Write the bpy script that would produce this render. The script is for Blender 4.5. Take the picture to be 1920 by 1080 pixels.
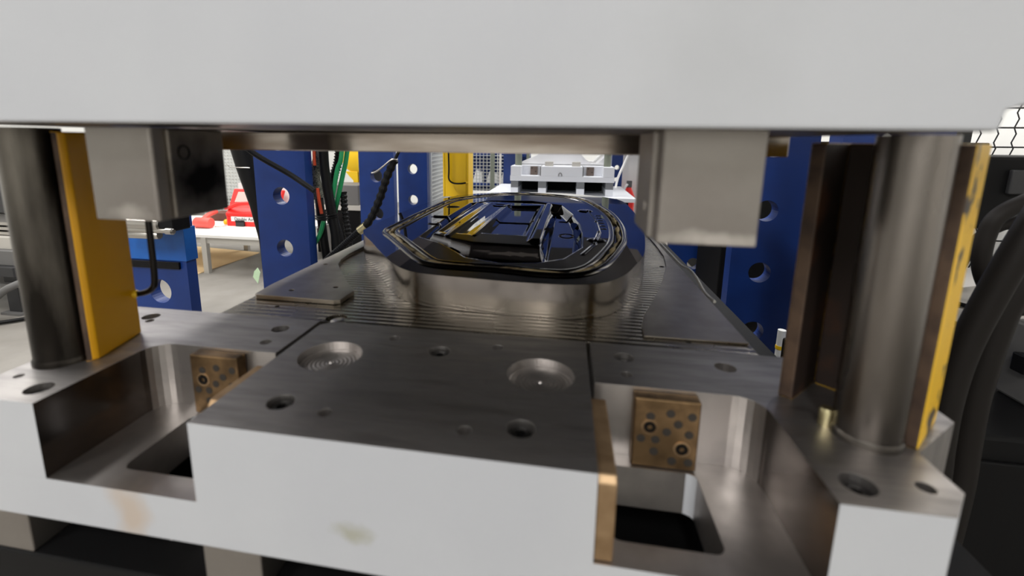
import bpy, bmesh, math, random
import numpy as np
from mathutils import Vector, Matrix
from mathutils.geometry import tessellate_polygon

random.seed(7)
S = bpy.context.scene
COL = S.collection
PI = math.pi
for o in list(bpy.data.objects):
    bpy.data.objects.remove(o)

# ------------------------------------------------------------------ camera
ZT = 1.136                       # height of the lower die's machined top above the hall floor
cam = bpy.data.cameras.new('camera')
camo = bpy.data.objects.new('camera', cam)
COL.objects.link(camo)
yaw, pit, rol = -0.1652, 0.1807, 0.0092
_f = Vector((math.sin(yaw) * math.cos(pit), math.cos(yaw) * math.cos(pit), -math.sin(pit)))
_r = Vector((math.cos(yaw), -math.sin(yaw), 0))
_u = _r.cross(_f)
r2 = math.cos(rol) * _r + math.sin(rol) * _u
u2 = -math.sin(rol) * _r + math.cos(rol) * _u
camo.matrix_world = Matrix(((r2.x, u2.x, -_f.x, 0.1838), (r2.y, u2.y, -_f.y, -0.3999), (r2.z, u2.z, -_f.z, 0.3136 + ZT), (0, 0, 0, 1)))
cam.sensor_width = 36.0
cam.lens = 851.47 / 1920 * 36
cam.shift_x = 0.02274
cam.shift_y = -0.06143
cam.clip_start = 0.02
cam.dof.use_dof = True
cam.dof.focus_distance = 2.0
cam.dof.aperture_fstop = 2.8
S.camera = camo

# ------------------------------------------------------------------ world, exposure, lights
w = bpy.data.worlds.new('world')
S.world = w
w.use_nodes = True
w.node_tree.nodes['Background'].inputs[0].default_value = (0.75, 0.8, 0.85, 1)
w.node_tree.nodes['Background'].inputs[1].default_value = 0.15
S.view_settings.view_transform = 'Standard'
S.view_settings.look = 'None'
S.view_settings.gamma = 1
S.view_settings.use_curve_mapping = False
S.view_settings.exposure = 0.0
LIGHT_POWER = 115.0
CEIL = 5.2
lamp_spots = [(-2.4, -4), (0.0, -4), (-6, 0.6), (-2.6, 0.6), (-6, 4.6), (-2.6, 4.6), (0.8, 4.6), (-2.6, 7.6), (0.8, 7.6), (3.4, 4.6)]
for i, (x, y) in enumerate(lamp_spots):
    l = bpy.data.lights.new('lamp_light', 'AREA')
    l.shape = 'RECTANGLE'
    l.size = 0.5
    l.size_y = 2.4
    l.energy = LIGHT_POWER * (1.75 if y < -3 else 1.25 if x < -2 else 1.0)
    l.color = (1.0, 0.985, 0.965)
    lo = bpy.data.objects.new('lamp_light', l)
    lo.location = (x, y, CEIL - 0.14)
    COL.objects.link(lo)

# ------------------------------------------------------------------ materials
def lin(c):
    out = []
    for v in c:
        v = v / 255.0
        out.append(v / 12.92 if v <= 0.04045 else ((v + 0.055) / 1.055) ** 2.4)
    return tuple(out) + (1,)

MATS = {}
def mat(name, c, rough=0.5, metal=0.0, c2=None, scale=6.0, lo=0.4, hi=0.65, bump=0.0, bscale=60.0, rvar=0.0, stretch=None, emit=0.0, detail=5.0, coat=0.0):
    m = bpy.data.materials.new(name)
    m.use_nodes = True
    nt = m.node_tree
    b = nt.nodes['Principled BSDF']
    b.inputs['Base Color'].default_value = lin(c)
    b.inputs['Roughness'].default_value = rough
    b.inputs['Metallic'].default_value = metal
    if c[0] < 30 and max(c) < 34:
        b.inputs['Specular IOR Level'].default_value = 0.18
    if coat:
        b.inputs['Coat Weight'].default_value = coat
        b.inputs['Coat Roughness'].default_value = 0.1
    tc = nt.nodes.new('ShaderNodeTexCoord')
    vec = tc.outputs['Object']
    if stretch:
        mp = nt.nodes.new('ShaderNodeMapping')
        mp.inputs['Scale'].default_value = stretch
        nt.links.new(vec, mp.inputs[0])
        vec = mp.outputs[0]
    if c2 or rvar:
        n = nt.nodes.new('ShaderNodeTexNoise')
        n.inputs['Scale'].default_value = scale
        n.inputs['Detail'].default_value = detail
        nt.links.new(vec, n.inputs['Vector'])
        if c2:
            r = nt.nodes.new('ShaderNodeValToRGB')
            r.color_ramp.elements[0].position = lo
            r.color_ramp.elements[0].color = lin(c)
            r.color_ramp.elements[1].position = hi
            r.color_ramp.elements[1].color = lin(c2)
            nt.links.new(n.outputs['Fac'], r.inputs[0])
            nt.links.new(r.outputs[0], b.inputs['Base Color'])
        if rvar:
            mr = nt.nodes.new('ShaderNodeMapRange')
            mr.inputs['From Min'].default_value = 0.3
            mr.inputs['From Max'].default_value = 0.7
            mr.inputs['To Min'].default_value = max(0.01, rough - rvar)
            mr.inputs['To Max'].default_value = rough + rvar
            nt.links.new(n.outputs['Fac'], mr.inputs[0])
            nt.links.new(mr.outputs[0], b.inputs['Roughness'])
    if bump:
        n2 = nt.nodes.new('ShaderNodeTexNoise')
        n2.inputs['Scale'].default_value = bscale
        n2.inputs['Detail'].default_value = 4
        nt.links.new(vec, n2.inputs['Vector'])
        bp = nt.nodes.new('ShaderNodeBump')
        bp.inputs['Strength'].default_value = bump
        bp.inputs['Distance'].default_value = 0.002
        nt.links.new(n2.outputs['Fac'], bp.inputs['Height'])
        nt.links.new(bp.outputs[0], b.inputs['Normal'])
    if emit:
        b.inputs['Emission Color'].default_value = lin(c)
        b.inputs['Emission Strength'].default_value = emit
    MATS[name] = m
    return m

def spot_stain(m, centre, radii, colour, strength=0.8, nscale=25.0):
    """adds one irregular stain with a fixed place (object coordinates) over a material's base colour"""
    nt = m.node_tree
    b = nt.nodes['Principled BSDF']
    tc = nt.nodes.new('ShaderNodeTexCoord')
    mp = nt.nodes.new('ShaderNodeMapping')
    mp.vector_type = 'TEXTURE'
    mp.inputs['Location'].default_value = centre
    mp.inputs['Scale'].default_value = radii
    nt.links.new(tc.outputs['Object'], mp.inputs[0])
    ln = nt.nodes.new('ShaderNodeVectorMath')
    ln.operation = 'LENGTH'
    nt.links.new(mp.outputs[0], ln.inputs[0])
    n = nt.nodes.new('ShaderNodeTexNoise')
    n.inputs['Scale'].default_value = nscale
    n.inputs['Detail'].default_value = 6
    nt.links.new(tc.outputs['Object'], n.inputs['Vector'])
    a = nt.nodes.new('ShaderNodeMath')
    a.operation = 'MULTIPLY_ADD'
    a.inputs[1].default_value = 1.5
    nt.links.new(n.outputs['Fac'], a.inputs[0])
    nt.links.new(ln.outputs['Value'], a.inputs[2])
    mr = nt.nodes.new('ShaderNodeMapRange')
    mr.inputs['From Min'].default_value = 1.0
    mr.inputs['From Max'].default_value = 1.85
    mr.inputs['To Min'].default_value = strength
    mr.inputs['To Max'].default_value = 0
    nt.links.new(a.outputs[0], mr.inputs[0])
    mx = nt.nodes.new('ShaderNodeMix')
    mx.data_type = 'RGBA'
    src = b.inputs['Base Color'].links
    if src:
        nt.links.new(src[0].from_socket, mx.inputs['A'])
    else:
        mx.inputs['A'].default_value = b.inputs['Base Color'].default_value
    mx.inputs['B'].default_value = lin(colour)
    nt.links.new(mr.outputs[0], mx.inputs['Factor'])
    nt.links.new(mx.outputs['Result'], b.inputs['Base Color'])

def ripple(m, scale, dist, axis='Y'):
    nt = m.node_tree
    b = nt.nodes['Principled BSDF']
    tc = nt.nodes.new('ShaderNodeTexCoord')
    wv = nt.nodes.new('ShaderNodeTexWave')
    wv.bands_direction = axis
    wv.inputs['Scale'].default_value = scale
    wv.inputs['Distortion'].default_value = 0.6
    wv.inputs['Detail Scale'].default_value = 0.4
    nt.links.new(tc.outputs['Object'], wv.inputs['Vector'])
    bp = nt.nodes.new('ShaderNodeBump')
    bp.inputs['Strength'].default_value = 1.0
    bp.inputs['Distance'].default_value = dist
    nt.links.new(wv.outputs['Fac'], bp.inputs['Height'])
    nt.links.new(bp.outputs[0], b.inputs['Normal'])

paint = mat('grey_paint', (184, 186, 190), 0.45, c2=(178, 180, 185), scale=3, bump=0.03, bscale=120)
paint_base = mat('grey_paint_base', (184, 186, 190), 0.45, c2=(178, 180, 185), scale=3, bump=0.03, bscale=120)
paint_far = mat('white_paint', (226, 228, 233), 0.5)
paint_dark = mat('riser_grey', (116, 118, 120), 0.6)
steel_top = mat('milled_steel', (166, 162, 160), 0.46, 1.0, c2=(140, 137, 136), scale=9, rvar=0.06, bump=0.05, bscale=200, stretch=(1, 6, 1))
steel_wall = mat('machined_wall', (190, 186, 183), 0.4, 1.0, c2=(166, 162, 160), scale=14, rvar=0.05)
steel_flank = mat('shaded_flank', (128, 122, 118), 0.16, 1.0, c2=(112, 106, 102), scale=10, rvar=0.03)  # smoother pocket side walls, their shade put into the darker colour
steel_floor = mat('pocket_steel', (190, 185, 182), 0.42, 1.0, c2=(160, 155, 152), scale=12, rvar=0.06, bump=0.04, bscale=160)
steel_bed = mat('rippled_steel', (162, 156, 146), 0.27, 1.0, c2=(142, 136, 127), scale=8, rvar=0.05)
ripple(steel_bed, 20.0, 0.0007)
steel_plate = mat('ground_plate', (164, 157, 148), 0.34, 1.0, c2=(144, 137, 129), scale=12, rvar=0.05)
steel_ground = mat('ground_steel', (158, 153, 148), 0.45, 1.0, c2=(146, 140, 135), scale=7, rvar=0.06)
steel_core = mat('core_side_steel', (138, 133, 128), 0.2, 1.0, c2=(124, 119, 114), scale=4, rvar=0.04)
mirror = mat('polished_steel', (128, 128, 133), 0.03, 1.0)
steel_col_dark = mat('column_dirty', (112, 107, 100), 0.36, 1.0, c2=(40, 37, 34), scale=11, lo=0.42, hi=0.6, rvar=0.1, stretch=(1, 1, 0.22))
steel_col = mat('column_steel', (134, 128, 123), 0.3, 1.0, c2=(84, 80, 76), scale=7, lo=0.42, hi=0.62, rvar=0.08, stretch=(1, 1, 0.25))
steel_strip = mat('insert_steel', (168, 160, 152), 0.16, 1.0, c2=(140, 128, 118), scale=5, rvar=0.06, stretch=(1, 1, 6))
underside = mat('underside_steel', (150, 144, 138), 0.4, 1.0)
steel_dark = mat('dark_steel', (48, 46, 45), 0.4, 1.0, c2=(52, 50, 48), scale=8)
screw_black = mat('black_oxide', (34, 33, 33), 0.4, 0.8)
hole_dark = mat('bore_steel', (92, 90, 88), 0.4, 1.0)
bronze = mat('bronze', (158, 130, 96), 0.42, 1.0, c2=(84, 68, 50), scale=22, rvar=0.08, lo=0.42, hi=0.7)
bronze_dull = mat('bronze_dull', (112, 98, 90), 0.5, 0.4)
bronze_edge = mat('bronze_clean', (188, 160, 126), 0.55, 1.0, c2=(160, 132, 100), scale=30)
graphite = mat('graphite', (58, 54, 50), 0.5, 0.4)
yellow = mat('yellow_paint', (210, 153, 0), 0.35, c2=(202, 145, 0), scale=5)  # left prop only, darkened: its shade is put into the colour
yellow_lit = mat('yellow_lit_paint', (255, 206, 0), 0.4)  # lit copy of the yellow: strong light on the back prop put into the colour
yellow_worn = mat('yellow_worn', (240, 190, 12), 0.4, c2=(52, 38, 22), scale=26, lo=0.58, hi=0.63)
yellow_bright = mat('yellow_machine', (245, 200, 30), 0.4)
rust = mat('rusty_steel', (46, 34, 28), 0.6, 0.3, c2=(104, 62, 34), scale=9, lo=0.5, hi=0.75, bump=0.2, bscale=40)
rust_edge = mat('cut_edge', (84, 66, 52), 0.55, 0.4, c2=(58, 44, 36), scale=30)
beige_side = mat('ochre_paint', (214, 170, 92), 0.45)
blue = mat('blue_paint', (10, 50, 120), 0.42, c2=(8, 44, 108), scale=4)
blue_band = mat('blue_band', (24, 92, 172), 0.35, c2=(20, 82, 160), scale=10)
black = mat('black_rubber', (17, 17, 18), 0.5)
black_gloss = mat('black_plastic', (18, 18, 20), 0.3)
braid = mat('grey_braid', (120, 118, 106), 0.7, c2=(52, 52, 46), scale=120, lo=0.45, hi=0.55)
orange = mat('orange_sleeve', (214, 78, 38), 0.5)
green = mat('green_hose', (36, 150, 92), 0.4)
brass = mat('brass_fitting', (200, 190, 150), 0.3, 1.0)
white_plastic = mat('white_plastic', (232, 232, 230), 0.4)
silver = mat('brushed_silver', (200, 196, 190), 0.3, 1.0)
grey_mid = mat('machine_grey', (98, 97, 96), 0.55)
grey_dark = mat('machine_dark', (40, 40, 42), 0.5)
cabinet_black = mat('cabinet_black', (10, 10, 11), 0.6)
red = mat('red_plastic', (226, 42, 38), 0.4)
red_pale = mat('red_grip', (222, 88, 78), 0.5)
lid_grey = mat('clear_lid', (190, 172, 164), 0.3)
tabletop = mat('table_top', (236, 234, 228), 0.5)
alu = mat('aluminium', (186, 182, 174), 0.4, 0.15)
cardboard = mat('cardboard', (238, 208, 160), 0.8, c2=(230, 198, 150), scale=3)
cloth = mat('pale_cloth', (206, 202, 196), 0.9, bump=0.3, bscale=30)
wire_white = mat('wire_zinc', (206, 208, 206), 0.45, 0.1)
wire_black = mat('wire_black', (38, 38, 38), 0.5)
post_green = mat('grey_green_steel', (118, 124, 110), 0.5)
alu_far = mat('milled_aluminium', (226, 226, 228), 0.42, 0.6)
ink = mat('black_ink', (24, 22, 24), 0.6)
stamp = mat('stamped_digits', (196, 190, 184), 0.5, 0.6)
flash = mat('resin_flash', (238, 216, 168), 0.6, c2=(92, 70, 40), scale=30, lo=0.52, hi=0.66)
seal = mat('seal_ridge', (120, 116, 112), 0.16, 1.0)
skyglass = mat('window_glass', (238, 242, 244), 0.3, emit=1.6)
tape_green = mat('pale_green_tag', (196, 224, 186), 0.6)
ball_yellow = mat('yellow_knob', (250, 190, 20), 0.4)
brown_box = mat('brown_box', (92, 54, 42), 0.7)
grease = mat('greasy_plate', (128, 122, 114), 0.4, 1.0)

spot_stain(paint_base, (-0.318, -1.15, 0.034), (0.032, 0.3, 0.06), (178, 160, 142), 0.75, 26)
spot_stain(paint_base, (-0.03, -1.15, 0.05), (0.026, 0.3, 0.014), (150, 148, 128), 0.7, 60)
guide_steel = mat('guide_block_steel', (158, 153, 148), 0.45, 1.0, c2=(146, 140, 135), scale=7, rvar=0.06)
spot_stain(guide_steel, (0.325, -1.10, -0.103), (0.06, 0.05, 0.009), (214, 208, 202), 0.8, 40)
spot_stain(guide_steel, (-0.32, -1.10, -0.098), (0.03, 0.05, 0.012), (206, 200, 194), 0.7, 40)
spot_stain(grease, (-0.27, -1.03, -0.062), (0.2, 0.055, 0.052), (16, 14, 13), 0.97, 22)
spot_stain(paint, (0.30, -1.15, 0.06), (0.07, 0.3, 0.1), (172, 174, 177), 0.5, 14)

# ------------------------------------------------------------------ mesh helpers
class MB:
    def __init__(s):
        s.v, s.f, s.m, s.mi = [], [], [], 0
    def quad(s, *ids):
        s.f.append(ids)
        s.m.append(s.mi)
    def add(s, verts):
        i = len(s.v)
        s.v.extend([tuple(p) for p in verts])
        return i
    def box(s, x0, x1, y0, y1, z0, z1, mats=None):
        i = s.add([(x0, y0, z0), (x1, y0, z0), (x1, y1, z0), (x0, y1, z0), (x0, y0, z1), (x1, y0, z1), (x1, y1, z1), (x0, y1, z1)])
        for q in ((0, 3, 2, 1), (4, 5, 6, 7), (0, 1, 5, 4), (1, 2, 6, 5), (2, 3, 7, 6), (3, 0, 4, 7)):
            s.quad(*[i + k for k in q])
        return s
    def obox(s, c, ax, ay, az, hx, hy, hz):
        """oriented box: centre, unit axes, half sizes"""
        c, ax, ay, az = Vector(c), Vector(ax), Vector(ay), Vector(az)
        P = []
        for (a, b, d) in ((-1, -1, -1), (1, -1, -1), (1, 1, -1), (-1, 1, -1), (-1, -1, 1), (1, -1, 1), (1, 1, 1), (-1, 1, 1)):
            P.append(c + ax * a * hx + ay * b * hy + az * d * hz)
        i = s.add(P)
        for q in ((0, 3, 2, 1), (4, 5, 6, 7), (0, 1, 5, 4), (1, 2, 6, 5), (2, 3, 7, 6), (3, 0, 4, 7)):
            s.quad(*[i + k for k in q])
        return s
    def ext(s, outer, lo, hi, holes=(), blind=(), mp=None):
        """extrude a 2D outline (u,v) from w=lo to w=hi; holes go through, blind = (polygon, depth) from the hi side"""
        mp = mp or (lambda u, v, w: (u, v, w))
        def area(p):
            return sum(p[k][0] * p[(k + 1) % len(p)][1] - p[(k + 1) % len(p)][0] * p[k][1] for k in range(len(p)))
        if area(outer) < 0:
            outer = outer[::-1]
        det = Matrix([mp(1, 0, 0), mp(0, 1, 0), mp(0, 0, 1)])
        o0 = Vector(mp(0, 0, 0))
        det = Matrix([Vector(r) - o0 for r in det]).determinant()
        flip = det < 0
        def face(ids):
            ids = list(ids)
            if flip:
                ids.reverse()
            s.quad(*ids)
        def cap(polys, wz, up):
            flat = [p for poly in polys for p in poly]
            i = s.add([mp(p[0], p[1], wz) for p in flat])
            for t in tessellate_polygon([[Vector((p[0], p[1], 0)) for p in poly] for poly in polys]):
                a, b, c = [flat[k] for k in t]
                ccw = (b[0] - a[0]) * (c[1] - a[1]) - (b[1] - a[1]) * (c[0] - a[0]) > 0
                t = list(t) if ccw == up else [t[0], t[2], t[1]]
                face([i + k for k in t])
        def walls(poly, w0, w1, inward):
            n = len(poly)
            i = s.add([mp(p[0], p[1], w0) for p in poly] + [mp(p[0], p[1], w1) for p in poly])
            for k in range(n):
                a, b = k, (k + 1) % n
                q = [i + a, i + b, i + n + b, i + n + a]
                if inward:
                    q.reverse()
                face(q)
        hs = [h[::-1] if area(h) < 0 else h for h in holes]
        bs = [(b[::-1] if area(b) < 0 else b, d) for b, d in blind]
        cap([outer] + hs + [b for b, d in bs], hi, True)
        cap([outer] + hs, lo, False)
        walls(outer, lo, hi, False)
        for h in hs:
            walls(h, lo, hi, True)
        for b, d in bs:
            walls(b, hi - d, hi, True)
            cap([b], hi - d, True)
        return s
    def tube(s, pts, r, seg=10, caps=True):
        pts = [Vector(p) for p in pts]
        rs = r if isinstance(r, (list, tuple)) else [r] * len(pts)
        n = len(pts)
        t0 = (pts[1] - pts[0]).normalized()
        ref = Vector((0, 0, 1)) if abs(t0.z) < 0.9 else Vector((1, 0, 0))
        u = t0.cross(ref).normalized()
        start = len(s.v)
        for k in range(n):
            t = (pts[min(k + 1, n - 1)] - pts[max(k - 1, 0)]).normalized()
            u = (u - t * u.dot(t)).normalized()
            v = t.cross(u)
            for j in range(seg):
                a = 2 * PI * j / seg
                s.v.append(tuple(pts[k] + (u * math.cos(a) + v * math.sin(a)) * rs[k]))
        for k in range(n - 1):
            for j in range(seg):
                a = start + k * seg + j
                b = start + k * seg + (j + 1) % seg
                s.quad(a, b, b + seg, a + seg)
        if caps:
            s.quad(*[start + j for j in range(seg)][::-1])
            s.quad(*[start + (n - 1) * seg + j for j in range(seg)])
        return s
    def lathe(s, c, prof, seg=32, axis='Z'):
        """profile [(r, h)] turned about an axis through c"""
        start = len(s.v)
        for (r, h) in prof:
            for j in range(seg):
                a = 2 * PI * j / seg
                x, y = r * math.cos(a), r * math.sin(a)
                p = {'Z': (x, y, h), 'Y': (x, h, -y), 'X': (h, x, y)}[axis]
                s.v.append((c[0] + p[0], c[1] + p[1], c[2] + p[2]))
        for k in range(len(prof) - 1):
            for j in range(seg):
                a = start + k * seg + j
                b = start + k * seg + (j + 1) % seg
                s.quad(a, b, b + seg, a + seg)
        s.quad(*[start + j for j in range(seg)][::-1])
        s.quad(*[start + (len(prof) - 1) * seg + j for j in range(seg)])
        return s

BASE = {}
def thing(name, label, cat, base=(0, 0, 0), group=None):
    o = bpy.data.objects.new(name, None)
    COL.objects.link(o)
    o.location = (base[0], base[1], base[2] + ZT)
    o.empty_display_size = 0.05
    o['label'] = label
    o['category'] = cat
    if group:
        o['group'] = group
    BASE[o.name] = Vector(base)
    return o

def rootbase(p):
    while p.parent:
        p = p.parent
    return BASE.get(p.name, Vector((0, 0, 0)))

def mesh_from(name, mb, mats, base, smooth=None):
    me = bpy.data.meshes.new(name)
    b = base
    me.from_pydata([(v[0] - b[0], v[1] - b[1], v[2] - b[2]) for v in mb.v], [], mb.f)
    for m in (mats if isinstance(mats, (list, tuple)) else [mats]):
        me.materials.append(m)
    if any(mb.m):
        for p, k in zip(me.polygons, mb.m):
            p.material_index = k
    bm = bmesh.new()
    bm.from_mesh(me)
    bmesh.ops.remove_doubles(bm, verts=bm.verts, dist=1e-6)
    bm.to_mesh(me)
    bm.free()
    if smooth:
        me.polygons.foreach_set('use_smooth', [True] * len(me.polygons))
        me.set_sharp_from_angle(angle=math.radians(smooth))
    return me

def part(name, mb, mats, parent=None, bevel=0.0, smooth=None, label=None, seg=2, base=None):
    b = base if base is not None else (rootbase(parent) if parent else Vector((0, 0, 0)))
    me = mesh_from(name, mb, mats, b, smooth if smooth else (40 if not bevel else None))
    o = bpy.data.objects.new(name, me)
    COL.objects.link(o)
    if parent:
        o.parent = parent
    else:
        o.location = (b[0], b[1], b[2] + ZT)
    if bevel:
        md = o.modifiers.new('bevel', 'BEVEL')
        md.width = bevel
        md.segments = seg
        md.limit_method = 'ANGLE'
        md.angle_limit = math.radians(35)
        md.harden_normals = False
    if label:
        o['label'] = label
    return o

def bevel_only(o, test):
    """limit a part's bevel to the sharp edges that pass a test on the edge's midpoint"""
    me = o.data
    bm = bmesh.new()
    bm.from_mesh(me)
    wl = [1.0 if (len(e.link_faces) == 2 and e.calc_face_angle(0) > 0.6 and test((e.verts[0].co + e.verts[1].co) / 2)) else 0.0 for e in bm.edges]
    bm.free()
    at = me.attributes.new('bevel_weight_edge', 'FLOAT', 'EDGE')
    at.data.foreach_set('value', wl)
    o.modifiers['bevel'].limit_method = 'WEIGHT'

def single(name, mb, mats, label, cat, base, bevel=0, smooth=None, group=None):
    o = part(name, mb, mats, None, bevel, smooth, base=Vector(base))
    o['label'] = label
    o['category'] = cat
    if group:
        o['group'] = group
    BASE[o.name] = Vector(base)
    return o

def struct(name, mb, mats, bevel=0):
    o = part(name, mb, mats, None, bevel)
    o['kind'] = 'structure'
    return o

def by_normal(o, test, idx):
    """second material on faces that pass a test of (normal, centre)"""
    for p in o.data.polygons:
        if test(p.normal, p.center):
            p.material_index = idx

def cr(pts, n=8, closed=False):
    P = [Vector(p) for p in pts]
    out = []
    N = len(P)
    rng = range(N) if closed else range(N - 1)
    for i in rng:
        if closed:
            a, b, c, d = P[i - 1], P[i], P[(i + 1) % N], P[(i + 2) % N]
        else:
            a, b, c, d = P[max(i - 1, 0)], P[i], P[i + 1], P[min(i + 2, N - 1)]
        for k in range(n):
            t = k / n
            out.append(0.5 * ((2 * b) + (c - a) * t + (2 * a - 5 * b + 4 * c - d) * t * t + (3 * b - a - 3 * c + d) * t ** 3))
    if not closed:
        out.append(P[-1])
    return out

def circ(cx, cy, r, n=28):
    return [(cx + r * math.cos(2 * PI * k / n), cy + r * math.sin(2 * PI * k / n)) for k in range(n)]

def rrect(x0, x1, y0, y1, r, n=5):
    out = []
    for (cx, cy, a0) in ((x1 - r, y1 - r, 0), (x0 + r, y1 - r, 90), (x0 + r, y0 + r, 180), (x1 - r, y0 + r, 270)):
        for k in range(n + 1):
            a = math.radians(a0 + 90 * k / n)
            out.append((cx + r * math.cos(a), cy + r * math.sin(a)))
    return out

XZ = lambda u, v, w: (u, w, v)          # outline in x,z extruded along y
YZ = lambda u, v, w: (w, u, v)          # outline in y,z extruded along x

def text_mesh(name, txt, size, m, depth=0.0004):
    cu = bpy.data.curves.new(name, 'FONT')
    cu.body = txt
    cu.size = size
    cu.extrude = depth
    cu.align_x = 'CENTER'
    cu.align_y = 'CENTER'
    cu.resolution_u = 2
    t = bpy.data.objects.new(name, cu)
    COL.objects.link(t)
    dg = bpy.context.evaluated_depsgraph_get()
    me = bpy.data.meshes.new_from_object(t.evaluated_get(dg))
    bpy.data.objects.remove(t)
    me.materials.clear()
    me.materials.append(m)
    me.name = name
    return me

# ------------------------------------------------------------------ the hall
FLOOR = -ZT
concrete = mat('concrete_floor', (134, 130, 124), 0.5, c2=(116, 112, 106), scale=1.6, rvar=0.1, bump=0.1, bscale=40)
wallm = mat('hall_wall', (226, 226, 222), 0.8)
wall_white = mat('hall_wall_white', (244, 243, 238), 0.8)
ceilm = mat('hall_ceiling', (196, 196, 194), 0.85)
X0, X1, Y0, Y1, ZC = -8.5, 4.6, -7.0, 10.0, CEIL - ZT
struct('floor', MB().box(X0, X1, Y0, Y1, FLOOR - 0.1, FLOOR), concrete)
struct('ceiling', MB().box(X0, X1, Y0, Y1, ZC, ZC + 0.1), ceilm)
struct('wall_back', MB().box(X0, X1, Y1, Y1 + 0.1, FLOOR, ZC), wallm)
struct('wall_front', MB().box(X0, X1, Y0 - 0.1, Y0, FLOOR, ZC), wallm)
struct('wall_left', MB().box(X0 - 0.1, X0, Y0, Y1, FLOOR, ZC), wallm)
struct('wall_right', MB().box(X1, X1 + 0.1, Y0, Y1, FLOOR, ZC), wall_white)
for (x, y) in lamp_spots:
    row = {-4: 'behind the viewer', 0.6: 'over the near press', 4.6: 'over the far press', 7.6: 'over the back fence'}[y]
    side_ = 'far left one' if x < -4 else 'left of the middle' if x < -2 else 'above the middle' if x < 2 else 'far right one'
    t = thing('ceiling_light', 'long white ceiling lamp %s, %s' % (row, side_), 'ceiling light', (x, y, ZC), 'hall ceiling lamps')
    part('housing', MB().box(x - 0.3, x + 0.3, y - 1.25, y + 1.25, ZC - 0.12, ZC), white_plastic, t)

# ------------------------------------------------------------------ lower die
def screw_mesh(r, h, head=None):
    """socket head cap screw, top at z=0, hexagonal recess"""
    mb = MB()
    hexa = [(0.5 * r * math.cos(PI / 3 * k + 0.3), 0.5 * r * math.sin(PI / 3 * k + 0.3)) for k in range(6)]
    mb.ext(circ(0, 0, r, 20), -h, 0, blind=[(hexa, h * 0.7)])
    return mesh_from('socket_screw', mb, screw_black, (0, 0, 0), 40)
SCREW = screw_mesh(0.0122, 0.012)
SCREW_SMALL = screw_mesh(0.0072, 0.006)
def put(mesh, name, loc, parent, rot=None):
    b = rootbase(parent)
    o = bpy.data.objects.new(name, mesh)
    COL.objects.link(o)
    o.parent = parent
    o.location = Vector(loc) - b
    if rot:
        o.rotation_euler = rot
    return o

die = thing('lower_die', 'grey painted lower half of the press die with bare milled top, nearest the viewer', 'press die', (0, 1.15, -0.161))
BW = 0.565
bp_out = [(-0.53, 0), (0.53, 0), (0.558, 0.034), (0.558, 0.092), (0.64, 0.16), (0.64, 0.30), (0.54, 0.36), (0.54, 2.3), (-0.54, 2.3), (-0.54, 0.36), (-0.64, 0.30), (-0.64, 0.16), (-0.558, 0.092), (-0.558, 0.034)]
holes = [rrect(0.246, 0.363, 0.032, 0.15, 0.012), rrect(-0.363, -0.246, 0.032, 0.15, 0.012)]
bpo = part('base_plate', MB().ext(bp_out, -0.161, -0.1015, holes=holes), [steel_floor, paint_base, steel_wall], die, bevel=0.0015)
by_normal(bpo, lambda n, c: n.y < -0.3 and c.y < -1.0, 1)
by_normal(bpo, lambda n, c: n.y < -0.3 and c.y >= -1.0 and abs(n.z) < 0.1, 2)

bevel_only(bpo, lambda c: c.z < 0.01)
# centre block with counterbores
blk_holes = []
cap_spots = [(-0.147, 0.057), (0.146, 0.057), (0.006, 0.224)]
pin_spots = [(-0.083, 0.046), (0.085, 0.042), (-0.078, 0.256), (0.091, 0.254)]
for (x, y) in cap_spots:
    blk_holes.append((circ(x, y, 0.0165), 0.022))
for (x, y) in pin_spots:
    blk_holes.append((circ(x, y, 0.0085, 18), 0.02))
for (x, y) in ((-0.15, 0.182), (0.161, 0.182)):
    blk_holes.append((circ(x, y, 0.046, 48), 0.013))
blk_out = [(-0.225, 0), (0.2265, 0), (0.2265, 0.30), (-0.208, 0.30), (-0.225, 0.285)]
blk = part('centre_block', MB().ext(blk_out, -0.1015, 0, blind=blk_holes), [steel_top, paint_base, steel_wall], die, bevel=0.0012)
by_normal(blk, lambda n, c: n.y < -0.8 and c.y < -1.14, 1)
bevel_only(blk, lambda c: c.z > 0.1)
for (x, y) in cap_spots:
    put(SCREW, 'socket_screw', (x, y, -0.006), blk)
by_normal(blk, lambda n, c: abs(n.z) < 0.1 and c.z > 0.14, 2)  # bore walls take the brighter steel, their bright crescents put into the colour
for (x, y) in ((-0.15, 0.182), (0.161, 0.182)):
    prof = [(0.0455, -0.014), (0.0455, -0.0125)]
    for k in range(7):
        r = 0.043 - k * 0.006
        prof += [(r, -0.0124), (r - 0.0022, -0.0113), (r - 0.004, -0.0124)]
    prof += [(0.0025, -0.0115), (0.0006, -0.0095)]
    part('turned_recess', MB().lathe((x, y, 0), prof, 40), steel_floor, blk, smooth=60)

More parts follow.
